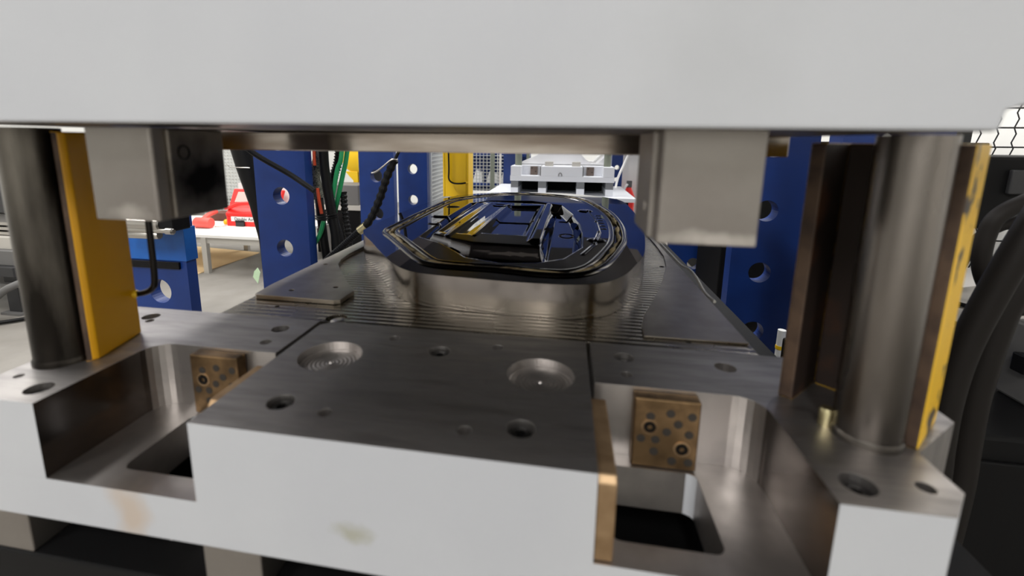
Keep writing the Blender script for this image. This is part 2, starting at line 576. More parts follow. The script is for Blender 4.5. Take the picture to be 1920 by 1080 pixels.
# the two corner blocks (pocket on their inner side)
def side_block(s):
    arc = [(0.404 + 0.032 * math.sin(a), 0.141 + 0.032 * math.cos(a)) for a in [math.radians(90 - 90 * k / 6) for k in range(7)]]
    out = [(0.527, 0), (0.557, 0.034), (0.557, 0.09), (0.638, 0.158), (0.638, 0.30), (0.2335, 0.30), (0.2335, 0.173)] + arc[::-1] + [(0.436, 0)]
    out = [(s * x, y) for x, y in out]
    caps = [(0.281, 0.256, 0.0145), (0.467, 0.030, 0.0155)]
    pins = [(0.278, 0.203, 0.008), (0.527, 0.036, 0.008), (0.42, 0.25, 0.0145)] if s > 0 else [(0.272, 0.205, 0.009), (0.54, 0.262, 0.0145), (0.525, 0.245, 0.007), (0.527, 0.05, 0.006)]
    bl = [(circ(s * x, y, r, 22), 0.02) for x, y, r in caps + pins]
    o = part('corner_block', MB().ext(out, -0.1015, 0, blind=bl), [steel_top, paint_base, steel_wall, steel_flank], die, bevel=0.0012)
    by_normal(o, lambda n, c: n.y < -0.3 and c.y < -1.1, 1)
    by_normal(o, lambda n, c: abs(n.z) < 0.1 and c.y > -1.12 and c.y < -0.9 and s * c.x < 0.437 and n.y < 0.5, 2)
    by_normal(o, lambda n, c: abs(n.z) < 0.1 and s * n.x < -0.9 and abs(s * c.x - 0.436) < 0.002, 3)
    by_normal(o, lambda n, c: abs(n.z) < 0.1 and c.z > 0.14, 2)  # brighter steel in the bores too, highlight put into the colour
    for x, y, r in caps:
        put(SCREW, 'socket_screw', (s * x, y, -0.009), o)
    if s < 0:
        put(SCREW, 'socket_screw', (-0.54, 0.262, -0.009), o)
    # bronze wear plate with graphite plugs on the pocket's back wall
    xa, xb = (0.283, 0.363)
    mb = MB()
    mb.ext([(s * xa, -0.1), (s * xb, -0.1), (s * xb, -0.004), (s * xa, -0.004)], 0.153, 0.1725, mp=XZ)
    wp = part('wear_plate', mb, bronze, die, bevel=0.002, label='bronze wear plate with dark graphite plugs')
    for dx, z in ((-0.02, -0.028), (0.004, -0.022), (0.03, -0.024), (0.014, -0.036), (0.001, -0.048), (0.028, -0.049), (-0.012, -0.06), (-0.03, -0.06), (-0.013, -0.077), (0.01, -0.088), (0.03, -0.088)):
        part('graphite_plug', MB().lathe((s * 0.323 + dx, 0.1528, z), [(0.0055, 0.0012), (0.0055, -0.0003)], 14, 'Y'), graphite, wp)
    for dx, z in ((-0.02, -0.043), (0.021, -0.07)):
        part('screw_seat', MB().lathe((s * 0.323 + dx, 0.1528, z), [(0.0105, 0.002), (0.0105, -0.0006), (0.0088, -0.0008), (0.008, 0.001)], 20, 'Y'), bronze_edge, wp)
        put(SCREW_SMALL, 'socket_screw', (s * 0.323 + dx, 0.1515, z), wp, (PI / 2, 0, 0))
    # bronze guide strip on the centre block's flank
    xw0, xw1 = (0.2265, 0.2455) if s > 0 else (0.2250, 0.2440)
    yf = 0.003 if s > 0 else 0.05
    mb = MB().ext([(yf, -0.1), (yf, -0.012), (yf + 0.006, -0.006), (0.145, -0.006), (0.145, -0.1)], s * xw0 if s > 0 else -xw1, s * xw1 if s > 0 else -xw0, mp=YZ)
    part('guide_strip', mb, bronze_edge, die, bevel=0.0015, label='bronze guide strip along the centre block')
    return o
side_block(1)
side_block(-1)

# rippled bed and the two retaining plates on it
bed_hole = [(circ(-0.212, 0.318, 0.019, 24), 0.012), (circ(-0.352, 0.352, 0.005, 10), 0.01), (circ(0.39, 0.33, 0.005, 10), 0.01), (circ(0.44, 0.80, 0.006, 10), 0.01)]
part('bed_plate', MB().ext([(-0.432, 0.3005), (0.484, 0.3005), (0.484, 2.28), (-0.432, 2.28)], -0.1, -0.0005, blind=bed_hole), steel_bed, die, bevel=0.0012)
part('bed_plug', MB().lathe((-0.207, 0.316, 0), [(0.0145, -0.012), (0.0145, -0.004), (0.013, -0.003)], 24), silver, die)
rl = [(-0.424, 0.386), (-0.418, 0.382), (-0.25, 0.379), (-0.239, 0.386), (-0.237, 0.441), (-0.275, 0.49), (-0.315, 0.544), (-0.35, 0.597), (-0.370, 0.629), (-0.384, 0.669), (-0.393, 0.732), (-0.391, 0.869), (-0.391, 2.2), (-0.43, 2.2), (-0.43, 0.45)]
rlh = [(circ(-0.365, 0.42, 0.0055, 12)), (circ(-0.285, 0.455, 0.0055, 12)), (circ(-0.4, 0.62, 0.0055, 12))]
part('retaining_plate', MB().ext(rl, 0.0, 0.009, holes=rlh), steel_plate, die, bevel=0.001)
rr = [(0.482, 0.335), (0.322, 0.335), (0.325, 0.38), (0.337, 0.43), (0.374, 0.536), (0.416, 0.667), (0.45, 0.795), (0.466, 0.907), (0.470, 1.037), (0.470, 2.2), (0.482, 2.2)]
part('retaining_plate', MB().ext(rr, 0.0, 0.003), steel_plate, die, bevel=0.0008)

# ------------------------------------------------------------------ polished mould core
core = thing('mould_core', 'mirror-polished steel mould core of a panel with rounded outline, bolted on the rippled bed', 'mould core', (0.03, 1.15, 0))
ZCORE = 0.065
out2 = [(-0.362, 0.76), (-0.284, 0.642), (-0.204, 0.524), (-0.152, 0.455), (-0.108, 0.418), (-0.062, 0.404), (0.02, 0.395), (0.10, 0.388), (0.195, 0.390), (0.256, 0.411), (0.298, 0.462), (0.335, 0.551), (0.378, 0.70), (0.425, 1.05), (0.440, 1.42), (0.425, 1.68), (0.31, 1.83), (0.13, 1.90), (-0.10, 1.87), (-0.27, 1.74), (-0.365, 1.48), (-0.386, 1.15), (-0.380, 0.85)]
outline = [(p.x, p.y) for p in cr([(x, y, 0) for x, y in out2], 8, True)]
ring2 = [(-0.292, 0.782), (-0.240, 0.70), (-0.180, 0.612), (-0.110, 0.512), (-0.075, 0.482), (-0.02, 0.474), (0.056, 0.470), (0.146, 0.455), (0.208, 0.466), (0.255, 0.528), (0.303, 0.685), (0.332, 0.832), (0.346, 1.077), (0.330, 1.336), (0.265, 1.63), (0.139, 1.775), (-0.03, 1.80), (-0.18, 1.69), (-0.285, 1.5), (-0.302, 1.20), (-0.300, 0.90)]
ringc = [(p.x, p.y) for p in cr([(x, y, 0) for x, y in ring2], 12, True)]

def resample(poly, n):
    P = np.array(poly + [poly[0]])
    d = np.r_[0, np.cumsum(np.hypot(*np.diff(P, axis=0).T))]
    t = np.linspace(0, d[-1], n, endpoint=False)
    return np.c_[np.interp(t, d, P[:, 0]), np.interp(t, d, P[:, 1])]
NR = 640
R0 = resample(ringc, NR)
if np.sum(R0[:, 0] * np.roll(R0[:, 1], -1) - np.roll(R0[:, 0], -1) * R0[:, 1]) < 0:
    R0 = R0[::-1]
tan = np.roll(R0, -1, 0) - np.roll(R0, 1, 0)
tan /= np.hypot(tan[:, 0], tan[:, 1])[:, None]
nrm = np.c_[tan[:, 1], -tan[:, 0]]           # outward normal of a counter-clockwise loop
prof = [(0.022, 0.0), (0.018, 0.005), (0.012, 0.006), (0.009, 0.004), (0.007, -0.006), (-0.010, -0.006), (-0.012, 0.0015), (-0.016, 0.0035), (-0.022, 0.003), (-0.026, 0.0)]
rings = [R0 + nrm * o for o, z in prof]
mb = MB()
# body: side wall and flat flange up to the seal
mb.ext(outline, 0.0, ZCORE - 1e-5, holes=[[tuple(p) for p in rings[0][::4]]])
body = part('core_body', mb, [steel_core, mirror], core, bevel=0.0015, smooth=30)
by_normal(body, lambda n, c: n.z > 0.9, 1)
body.data.polygons.foreach_set('use_smooth', [True] * len(body.data.polygons))
body.data.set_sharp_from_angle(angle=math.radians(30))
mb = MB()
i0 = mb.add([(p[0], p[1], ZCORE + z) for rg, (o, z) in zip(rings, prof) for p in rg])
for k in range(len(prof) - 1):
    for j in range(NR):
        a, b = i0 + k * NR + j, i0 + k * NR + (j + 1) % NR
        mb.quad(a, b, b + NR, a + NR)
part('seal_groove', mb, seal, core, smooth=50)
# broken strip of resin flash lying in the seal groove
rnd = np.random.RandomState(3)
mb = MB()
mid = R0 + nrm * (-0.001 + 0.004 * np.interp(np.arange(NR), np.arange(0, NR + 1, 8), rnd.uniform(-1, 1, NR // 8 + 1)))[:, None]
rad = np.interp(np.arange(NR), np.arange(0, NR + 1, 5), rnd.uniform(0.0015, 0.0085, NR // 5 + 1))
mb.tube([(p[0], p[1], ZCORE - 0.002) for p in mid], list(rad), 7)
part('resin_flash', mb, flash, core, smooth=60, label='cream and brown resin flash along the seal')

# the inner forming surface as one height field, mapped inside the seal
def sdf_poly(P, poly):
    poly = np.array(poly)
    d = np.full(len(P), 1e9)
    inside = np.zeros(len(P), bool)
    for k in range(len(poly)):
        a, b = poly[k], poly[(k + 1) % len(poly)]
        ab, ap = b - a, P - a
        t = np.clip((ap @ ab) / (ab @ ab), 0, 1)
        d = np.minimum(d, np.hypot(*(ap - t[:, None] * ab).T))
        c = (a[1] > P[:, 1]) != (b[1] > P[:, 1])
        with np.errstate(divide='ignore', invalid='ignore'):
            xi = a[0] + (P[:, 1] - a[1]) / (b[1] - a[1] + 1e-12) * ab[0]
        inside ^= c & (P[:, 0] < xi)
    return np.where(inside, d, -d)          # positive inside
def step(d, wdt):
    t = np.clip(d / wdt, 0, 1)
    return t * t * (3 - 2 * t)
def seg(P, a, b):
    a, b = np.array(a), np.array(b)
    ab, ap = b - a, P - a
    t = np.clip((ap @ ab) / (ab @ ab), 0, 1)
    return np.hypot(*(ap - t[:, None] * ab).T)
WELL = [(-0.19, 0.73), (-0.125, 0.68), (-0.024, 0.545), (0.06, 0.512), (0.13, 0.527), (0.19, 0.577), (0.235, 0.70), (0.242, 0.9), (0.238, 1.05), (0.222, 1.22), (0.18, 1.45), (0.05, 1.56), (-0.13, 1.53), (-0.2, 1.43), (-0.205, 1.05)]
PLAT = [(-0.178, 0.735), (-0.105, 0.68), (-0.04, 0.642), (0.10, 0.632), (0.14, 0.628), (0.152, 0.65), (0.158, 1.36), (0.12, 1.42), (-0.14, 1.46), (-0.18, 1.36)]
PANEL = [(-0.034, 0.78), (0.090, 0.765), (0.100, 1.36), (-0.020, 1.33)]
PANEL2 = [(-0.100, 0.76), (-0.054, 0.75), (-0.034, 1.36), (-0.092, 1.38)]
PANEL3 = [(-0.158, 0.775), (-0.122, 0.755), (-0.112, 1.38), (-0.148, 1.41)]
def height(P):
    h = np.zeros(len(P))
    h -= 0.030 * step(sdf_poly(P, WELL), 0.028)
    pl = step(sdf_poly(P, PLAT), 0.024)
    h += pl * 0.038
    for pan, dep in ((PANEL, 0.010), (PANEL2, 0.003), (PANEL3, 0.003)):
        h -= dep * step(sdf_poly(P, pan), 0.018)
    for a, b, wd, hh in (((-0.170, 0.75), (-0.157, 1.43), 0.008, 0.004), ((-0.111, 0.72), (-0.102, 1.38), 0.007, 0.003), ((-0.044, 0.74), (-0.026, 1.36), 0.006, 0.003),
                         ((0.118, 0.70), (0.130, 1.37), 0.018, 0.009), ((-0.022, 1.0), (0.088, 1.0), 0.005, 0.003), ((-0.02, 1.285), (0.09, 1.285), 0.006, 0.003),
                         ((-0.24, 1.06), (-0.19, 1.06), 0.012, 0.005)):
        h += hh * (1 - step(seg(P, a, b) - wd * 0.4, wd * 0.9))
    for c, r, hh in (((-0.208, 0.934), 0.016, 0.003), ((0.262, 1.30), 0.02, 0.004), ((0.270, 0.78), 0.018, 0.004), ((-0.24, 1.3), 0.02, -0.004)):
        h += hh * (1 - step(np.hypot(P[:, 0] - c[0], P[:, 1] - c[1]) - r, 0.007))
    h -= 0.010 * (1 - step(seg(P, (-0.075, 1.32), (-0.03, 1.31)) - 0.008, 0.007))
    h -= 0.004 * (1 - step(seg(P, (0.178, 1.22), (0.205, 1.215)) - 0.005, 0.007))
    h -= 0.004 * (1 - step(np.abs(np.hypot((P[:, 0] - 0.195) / 0.02, (P[:, 1] - 0.97) / 0.03) - 1) * 0.02, 0.004))
    arc = [(0.270, 1.28), (0.286, 1.06), (0.284, 0.89), (0.262, 0.73), (0.230, 0.62)]
    for k in range(len(arc) - 1):
        h += 0.003 * (1 - step(seg(P, arc[k], arc[k + 1]) - 0.002, 0.004))
    for k in range(6):
        y = 0.95 + k * 0.05
        h += 0.002 * (1 - step(seg(P, (0.296, y), (0.308, y)) - 0.001, 0.003))
    return h
NA, NS = NR, 150
ctr = np.array((0.025, 1.08))
edge = rings[-1]
ss = np.linspace(1.0, 0.02, NS)
G = np.concatenate([ctr + s * (edge - ctr) for s in ss])
H = height(G)
H[:NA] = 0
mb = MB()
mb.v = [(p[0], p[1], ZCORE + z) for p, z in zip(G, H)]
for k in range(NS - 1):
    for j in range(NA):
        a, b = k * NA + j, k * NA + (j + 1) % NA
        mb.quad(a, b, b + NA, a + NA)
mb.quad(*[(NS - 1) * NA + j for j in range(NA)])
mb.m = [0] * len(mb.f)
part('forming_surface', mb, mirror, core, smooth=60)

# ------------------------------------------------------------------ guide columns
def column(x, y, r, label, m):
    t = thing('guide_column', label, 'guide column', (x, y, 0), 'guide columns of the die')
    part('shaft', MB().lathe((x, y, 0), [(r, 0.0), (r, 0.327 if x < 0 else 0.3240)], 40), m, t)
    part('base_ring', MB().lathe((x, y, 0), [(r + 0.002, 0.0), (r + 0.002, 0.006), (r + 0.0005, 0.009)], 40), m, t)
    return t
column(-0.521, 0.104, 0.0335, 'dark scuffed steel guide column standing on the left corner block', steel_col_dark)
column(0.520, 0.113, 0.031, 'steel guide column standing on the right corner block', steel_col)

# ------------------------------------------------------------------ yellow safety props (U channels with a bent-rod handle)
def prop(p0, d, n, width, depth, th, h, label, z0=0.0, mats=None, inner=rust, rods=None, group='yellow safety props', angle=False):
    """p0 front edge corner, d along the open side, n into the depth"""
    p0, d, n = Vector((*p0, 0)), Vector((*d, 0)).normalized(), Vector((*n, 0)).normalized()
    c = p0 + d * width / 2 + n * depth / 2
    t = thing('safety_prop', label, 'safety prop', (c.x, c.y, z0), group)
    up = Vector((0, 0, 1))
    def slab(a0, a1, b0, b1):
        mb = MB()
        P = [p0 + d * a + n * b for a, b in ((a0, b0), (a1, b0), (a1, b1), (a0, b1))]
        mb.ext([(p.x, p.y) for p in P], z0, z0 + h)
        return mb
    sides = [('flange', (0, th, 0, depth)), ('flange', (width - th, width, 0, depth)), ('web', (th, width - th, depth - th, depth))]
    for nm, (a0, a1, b0, b1) in (sides[::2] if angle else sides):
        if angle and a0 == 0 and nm == 'flange':
            mb_ = MB()
            P = [p0 + d * a + n * b for a, b in ((0.006, 0), (th, 0), (th, depth), (0, depth), (0, 0.006))]
            mb_.ext([(p.x, p.y) for p in P], z0, z0 + h)
        else:
            mb_ = slab(a0, a1, b0, b1)
        o = part(nm, mb_, [yellow if not mats else mats, inner, rust_edge], t, bevel=0.0025)
        cc = p0 + d * (width / 2) + n * (depth * 0.3)
        for pg in o.data.polygons:
            nn = pg.normal
            pc = Vector(pg.center) + Vector((c.x, c.y, 0))
            if abs(nn.z) > 0.9:
                continue
            to = cc - pc
            to.z = 0
            if nn.dot(n) < -0.9 and nm == 'flange':
                pg.material_index = 2
            elif nn.dot(to) > 0 and abs(nn.dot(n)) < 0.5 and nm == 'flange':
                pg.material_index = 1
            elif nm == 'web' and nn.dot(n) < -0.9:
                pg.material_index = 1
    if rods:
        part('handle', MB().tube(cr(rods, 8), 0.0048, 12), steel_dark, t, smooth=60, label='bent steel rod handle')
        e = Vector(rods[0])
        part('weld', MB().lathe(e - Vector((0, 0, 0.006)), [(0.004, 0), (0.008, 0.004), (0.008, 0.008), (0.004, 0.012)], 10), yellow_bright, t, smooth=60)
    return t
# left front: its right flange shows its painted outer face
nL = Vector((-0.26, 0.966))
dL = Vector((-0.966, -0.26))
prop((-0.468, 0.104), dL, nL, 0.085, 0.1, 0.014, 0.322, angle=True, label= 'yellow safety prop with bent rod handle wrapped around the left guide column',
     rods=[(-0.494, 0.196, 0.068), (-0.480, 0.200, 0.069), (-0.463, 0.200, 0.078), (-0.456, 0.200, 0.098), (-0.454, 0.200, 0.19), (-0.454, 0.200, 0.27), (-0.463, 0.2, 0.288), (-0.494, 0.196, 0.292)])
# right front: its rusty hollow side faces the viewer
nR = Vector((0.690, 0.724))
dR = Vector((0.724, -0.690))
prop((0.462, 0.186), dR, nR, 0.133, 0.088, 0.016, 0.316, 'yellow safety prop with flaking paint and rusty hollow side behind the right guide column', mats=yellow_worn)
# back left
prop((-0.362, 2.285), (-1, 0), (0, -1), 0.150, 0.135, 0.012, 0.335, 'bright yellow safety prop with black rod handle standing behind the polished core', z0=0.0,
     mats=yellow_lit, rods=[(-0.372, 2.146, 0.084), (-0.40, 2.126, 0.080), (-0.445, 2.126, 0.082), (-0.470, 2.126, 0.104), (-0.470, 2.126, 0.16), (-0.470, 2.126, 0.30), (-0.45, 2.126, 0.32), (-0.41, 2.14, 0.325)])

single('dowel_pin', MB().lathe((0.487, 0.127, 0), [(0.0075, 0), (0.0075, 0.018), (0.006, 0.021)], 18), brass, 'short pale pin standing on the right corner block before the rusty prop', 'pin', (0.487, 0.127, 0))

# ------------------------------------------------------------------ upper die
upper = thing('upper_die', 'grey painted upper half of the press die hanging across the top of the picture', 'press die', (0, 1.15, 0.327))
slab = [(-0.60, 0.331), (0.499, 0.3245), (0.502, 0.3405), (0.508, 0.3425), (0.56, 0.347), (0.60, 0.40), (0.60, 0.66), (-0.60, 0.66)]
so = part('top_plate', MB().ext(slab, 0.0, 1.95, mp=XZ), [paint, underside], upper, bevel=0.003)
by_normal(so, lambda n, c: n.z < -0.9, 1)
ins = part('cavity_plate', MB().box(-0.44, 0.489, 0.30, 1.95, 0.2965, 0.3268), [steel_strip, steel_dark], upper, bevel=0.0015)
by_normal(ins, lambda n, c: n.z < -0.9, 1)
def hang_block(x0, x1, s, label):
    b = part('guide_block', MB().ext(rrect(x0, x1, 0.05, 0.155, 0.003, 2), 0.219, 0.3268), guide_steel, upper, bevel=0.005, seg=3, label=label)
    # dark wear plate bolted on the inner flank
    xi = x1 if s < 0 else x0
    a, c = (xi - 0.001, xi + 0.006) if s < 0 else (xi - 0.006, xi + 0.001)
    p = part('flank_plate', MB().box(a, c, 0.068, 0.1545, 0.2205, 0.326), grease if s < 0 else steel_ground, b, bevel=0.002)
    return b, p
bl, pl_ = hang_block(-0.367, -0.279, -1, 'left hanging guide block with greasy dark flank')
for (y, z) in ((0.088, 0.298),):
    part('socket_screw', MB().lathe((-0.2725, y, z), [(0.009, -0.004), (0.009, 0.0006), (0.0075, 0.0008), (0.007, -0.003)], 18, 'X'), screw_black, bl)
brk, pr_ = hang_block(0.273, 0.363, 1, 'right hanging guide block of clean ground steel')
me = text_mesh('stamped_number', '31', 0.014, stamp)
tx = bpy.data.objects.new('stamped_number', me)
COL.objects.link(tx)
tx.parent = brk
tx.location = Vector((0.2668, 0.092, 0.249)) - Vector((0, 1.15, 0.327))
tx.rotation_euler = (PI / 2, 0, -PI / 2)
tx['label'] = 'stamped figures 31'

# ------------------------------------------------------------------ risers and press table under the die
for i, (x0, x1, lab) in enumerate(((-0.62, -0.498, 'grey steel riser block under the left end of the lower die'), (-0.236, -0.158, 'pale steel riser block under the die, left of the middle'), (0.16, 0.235, 'steel riser block under the die, right of the middle'), (0.48, 0.60, 'grey steel riser block under the right end of the lower die'))):
    mb = MB().box(x0, x1, 0.012, 2.2, -0.232, -0.1615)
    single('riser_block', mb, steel_ground, lab, 'riser', ((x0 + x1) / 2, 1.1, -0.232), bevel=0.002, group='riser blocks under the die')
table = thing('press_table', 'dark steel press table under the die', 'press table', (0, 1.1, FLOOR))
part('bolster', MB().box(-0.75, 0.75, 0.01, 2.35, -0.36, -0.2325), cabinet_black, table, bevel=0.003)
part('frame', MB().box(-0.7, 0.7, 0.2, 2.25, FLOOR, -0.36), grey_dark, table)
single('cable', MB().tube(cr([(-0.33, -0.0, -0.228), (-0.27, 0.04, -0.227), (-0.2, 0.06, -0.2275), (-0.1, 0.07, -0.228)][0:0] or [(-0.335, 0.06, -0.2285), (-0.31, 0.085, -0.2285), (-0.28, 0.105, -0.2285), (-0.25, 0.115, -0.2285), (-0.234, 0.117, -0.2285)], 6), 0.0035, 8), cloth, 'thin cream cord lying under the lower die by the pale riser', 'cord', (-0.28, 0.1, -0.232), smooth=60)

# white cable along the right edge of the bed
single('cable', MB().tube(cr([(0.489, 1.6, 0.004), (0.489, 1.2, 0.003), (0.489, 0.95, 0.004), (0.490, 0.81, 0.004), (0.492, 0.74, 0.012), (0.492, 0.68, 0.010), (0.490, 0.60, -0.001), (0.4885, 0.53, 0.0035)], 8), 0.003, 8), white_plastic, 'thin white cable along the right edge of the rippled bed', 'cable', (0.49, 0.9, -0.001), smooth=60)
single('cable', MB().tube([(0.4885, 1.6, -0.012), (0.4885, 0.85, -0.012), (0.4885, 0.57, -0.012)], 0.0042, 8), white_plastic, 'straight grey-white cable beside the bed, below the curved one', 'cable', (0.489, 1.0, -0.016), smooth=60)

# ------------------------------------------------------------------ blue press posts
def post(name, x0, x1, y0, th, label, zh=(-1.155, -0.79, -0.425, -0.06, 0.305, 0.67), r=0.061, ztop=2.2, cx=None, group='blue press posts'):
    cxx = cx if cx is not None else (x0 + x1) / 2
    t = thing('press_post', label, 'press post', ((x0 + x1) / 2, y0 + th / 2, FLOOR), group)
    hs = [circ(cxx, z, r, 28) for z in zh if z - r > FLOOR + 0.02]
    part('upright', MB().ext([(x0, FLOOR), (x1, FLOOR), (x1, ztop), (x0, ztop)], y0, y0 + th, holes=hs, mp=XZ), blue, t, bevel=0.004)
    part('foot_plate', MB().box(x0 - 0.05, x1 + 0.05, y0 - 0.05, y0 + th + 0.05, FLOOR, FLOOR + 0.02), blue, t)
    return t
post('p', -1.96, -1.60, 1.45, 0.06, 'blue press post with a round hole and pale blue band, nearest on the left', cx=-1.765)
post('p', -1.905, -1.53, 2.4, 0.09, 'blue perforated press post in front of the hose bundle')
post('p', 1.165, 1.56, 2.4, 0.09, 'dark blue perforated press post right of the hanging steel block', cx=1.33)
post('p', 1.165, 1.515, 1.45, 0.09, 'blue press post hidden behind the rusty safety prop', cx=1.33)
post('p', -1.955, -1.572, 4.1, 0.09, 'blue perforated post with a spiral-wrapped hose across it', zh=(-1.245, -0.845, -0.445, -0.045, 0.355), r=0.065)
post('p', -1.865, -1.49, 5.0, 0.09, 'blue perforated post beside the white mesh fence', zh=(-0.79, -0.406, -0.022, 0.36), r=0.062)
post('p', 1.20, 1.625, 4.1, 0.09, 'blue post with one hole seen under the hanging steel block', zh=(-1.0, -0.62, -0.827 + 0.62, 0.2)[0:0] or (-0.82, -0.42, -0.02, 0.38), r=0.055, cx=1.43)
post('p', -0.60, -0.45, 5.4, 0.12, 'narrow blue post left of the far white die', zh=())
post('p', 0.745, 0.875, 5.4, 0.12, 'narrow blue post right of the far white die', zh=(-0.33, -0.13, 0.02), r=0.03)

# pale blue band set around the nearest post, and a strap
single('post_band', MB().ext([(-1.968, 1.444), (-1.592, 1.444), (-1.592, 1.516), (-1.968, 1.516)], -0.265, -0.10, holes=[[(-1.962, 1.448), (-1.598, 1.448), (-1.598, 1.512), (-1.962, 1.512)]]), blue_band, 'pale blue band around the nearest left post', 'wrap', (-1.75, 1.495, -0.265), bevel=0.003)
single('strap', MB().box(-1.95, -1.632, 1.437, 1.4495, -0.305, -0.27), black_gloss, 'black strap across the nearest left post below the pale blue band', 'strap', (-1.76, 1.44, -0.305), bevel=0.003)
# small cylinder on top of it
cy = thing('air_cylinder', 'silver air cylinder with black end block in front of the nearest blue post', 'air cylinder', (-1.62, 1.33, -0.13))
part('barrel', MB().lathe((-1.80, 1.33, -0.062), [(0.03, 0), (0.03, 0.21), (0.024, 0.215)], 20, 'X'), silver, cy, smooth=40)
part('rod', MB().lathe((-1.76, 1.315, -0.088), [(0.011, 0), (0.011, 0.205), (0.016, 0.21), (0.016, 0.24), (0.010, 0.245)], 16, 'X'), silver, cy, smooth=40)
part('lower_barrel', MB().lathe((-1.82, 1.33, -0.112), [(0.02, 0), (0.02, 0.21), (0.016, 0.215)], 16, 'X'), silver, cy, smooth=40)
part('end_block', MB().box(-1.60, -1.515, 1.31, 1.41, -0.09, -0.02), black_gloss, cy, bevel=0.006)
part('bracket', MB().box(-1.78, -1.61, 1.352, 1.4495, -0.09, -0.035), grey_dark, cy)

# ------------------------------------------------------------------ hoses
def hose(pts, r, m, label, cat='hose', name='hose', group=None, ribs=0, n=10, seg=12):
    P = cr(pts, n)
    if ribs:
        L = sum((P[k + 1] - P[k]).length for k in range(len(P) - 1))
        N = int(L / ribs * 4)
        d = np.r_[0, np.cumsum([(P[k + 1] - P[k]).length for k in range(len(P) - 1)])]
        tt = np.linspace(0, d[-1], N)
        A = np.array([tuple(p) for p in P])
        P = [Vector((np.interp(t, d, A[:, 0]), np.interp(t, d, A[:, 1]), np.interp(t, d, A[:, 2]))) for t in tt]
        rs = [r * (1.0 if k % 4 in (0, 1) else 0.8) for k in range(N)]
        return single(name, MB().tube(P, rs, seg), m, label, cat, tuple(P[-1]), smooth=25, group=group)
    return single(name, MB().tube(P, r, seg), m, label, cat, tuple(P[-1]), smooth=60, group=group)
Z2 = FLOOR + 0.02
hose([(-1.53, 2.66, 0.75), (-1.556, 2.645, 0.236), (-1.60, 2.635, 0.095), (-1.595, 2.635, -0.008), (-1.572, 2.635, -0.10)], 0.041, braid, 'grey braided hose end at the left of the hose bundle')
hose([(-1.46, 2.56, 0.75), (-1.474, 2.55, 0.236), (-1.463, 2.55, 0.033), (-1.435, 2.55, -0.192), (-1.405, 2.55, -0.463), (-1.40, 2.56, Z2)], 0.034, black, 'thick black hose in the middle of the bundle beside the blue post')
o_ = hose([(-1.575, 2.635, -0.10), (-1.555, 2.61, -0.2), (-1.503, 2.57, -0.527), (-1.45, 2.66, Z2)], 0.030, black, 'black hose hanging below the grey braided one')
hose([(-1.50, 2.72, -0.28), (-1.46, 2.72, -0.5), (-1.45, 2.72, Z2)], 0.022, black, 'thin black hose low in the bundle behind the others')
hose([(-1.396, 2.66, -0.05), (-1.38, 2.64, -0.22), (-1.345, 2.62, -0.474), (-1.33, 2.62, Z2)], 0.026, black, 'black ribbed hose at the right side of the bundle', ribs=0.03)
single('hose_sleeve', MB().tube(cr([(-1.522, 2.516, 0.26), (-1.522, 2.511, 0.2), (-1.521, 2.513, 0.145)], 5), 0.011, 8), orange, 'short orange sleeve at the top of the hose bundle', 'sleeve', (-1.52, 2.51, 0.145), smooth=60)
single('hose_sleeve', MB().tube(cr([(-1.508, 2.508, -0.011), (-1.500, 2.506, -0.1), (-1.487, 2.506, -0.19)], 5), 0.012, 8), orange, 'long orange sleeve in the middle of the hose bundle', 'sleeve', (-1.49, 2.5, -0.19), smooth=60)
hose([(-1.43, 2.76, 0.75), (-1.455, 2.74, 0.236), (-1.505, 2.74, 0.06), (-1.54, 2.74, -0.07), (-1.55, 2.74, -0.3)], 0.034, black_gloss, 'black corrugated hose behind the green hoses', ribs=0.022)
hose([(-1.31, 2.60, 0.75), (-1.352, 2.58, 0.237), (-1.394, 2.58, 0.107), (-1.452, 2.58, -0.14)], 0.0155, green, 'left one of the two green hoses')
hose([(-1.27, 2.65, 0.75), (-1.338, 2.63, 0.237), (-1.380, 2.63, 0.07), (-1.455, 2.63, -0.20)], 0.0165, green, 'right one of the two green hoses')
hose([(-1.49, 2.53, -0.25), (-1.525, 2.525, -0.351), (-1.60, 2.525, -0.47), (-1.64, 2.53, -0.6)], 0.016, green, 'short green hose slanting low beside the blue post')
mb = MB()
for zz in (-0.205, -0.222):
    mb.tube(cr([(-1.565, 2.55, zz - 0.01), (-1.50, 2.50, zz - 0.008), (-1.43, 2.50, zz + 0.003), (-1.385, 2.55, zz + 0.012)], 5), 0.005, 8)
single('cable_tie', mb, black_gloss, 'black cable tie around the hose bundle', 'cable tie', (-1.47, 2.5, -0.23), smooth=60)
hz_ = hose([(-0.822, 2.2, 0.205), (-0.85, 2.2, 0.15), (-0.88, 2.2, 0.085), (-0.92, 2.2, -0.023), (-0.976, 2.2, -0.14), (-1.022, 2.2, -0.205)], 0.026, black, 'thick black spiral-wrapped hose crossing in front of the second blue post', ribs=0.045)
part('inner_cable', MB().tube(cr([(-0.76, 2.2, 0.42), (-0.776, 2.2, 0.30), (-0.822, 2.2, 0.20)], 5), 0.010, 8), black, hz_, smooth=60)
single('hose_fitting', MB().tube([(-1.020, 2.2, -0.202), (-1.036, 2.2, -0.215), (-1.064, 2.2, -0.236)], 0.027, 14), brass, 'pale metal ferrule joining the wrapped hose to the corrugated hose', 'hose fitting', (-1.05, 2.2, -0.23), smooth=40)
hose([(-1.058, 2.2, -0.232), (-1.12, 2.2, -0.285), (-1.19, 2.2, -0.345), (-1.29, 2.2, -0.43), (-1.40, 2.22, -0.54)], 0.021, black_gloss, 'black corrugated hose running down behind the bed plate', ribs=0.013)
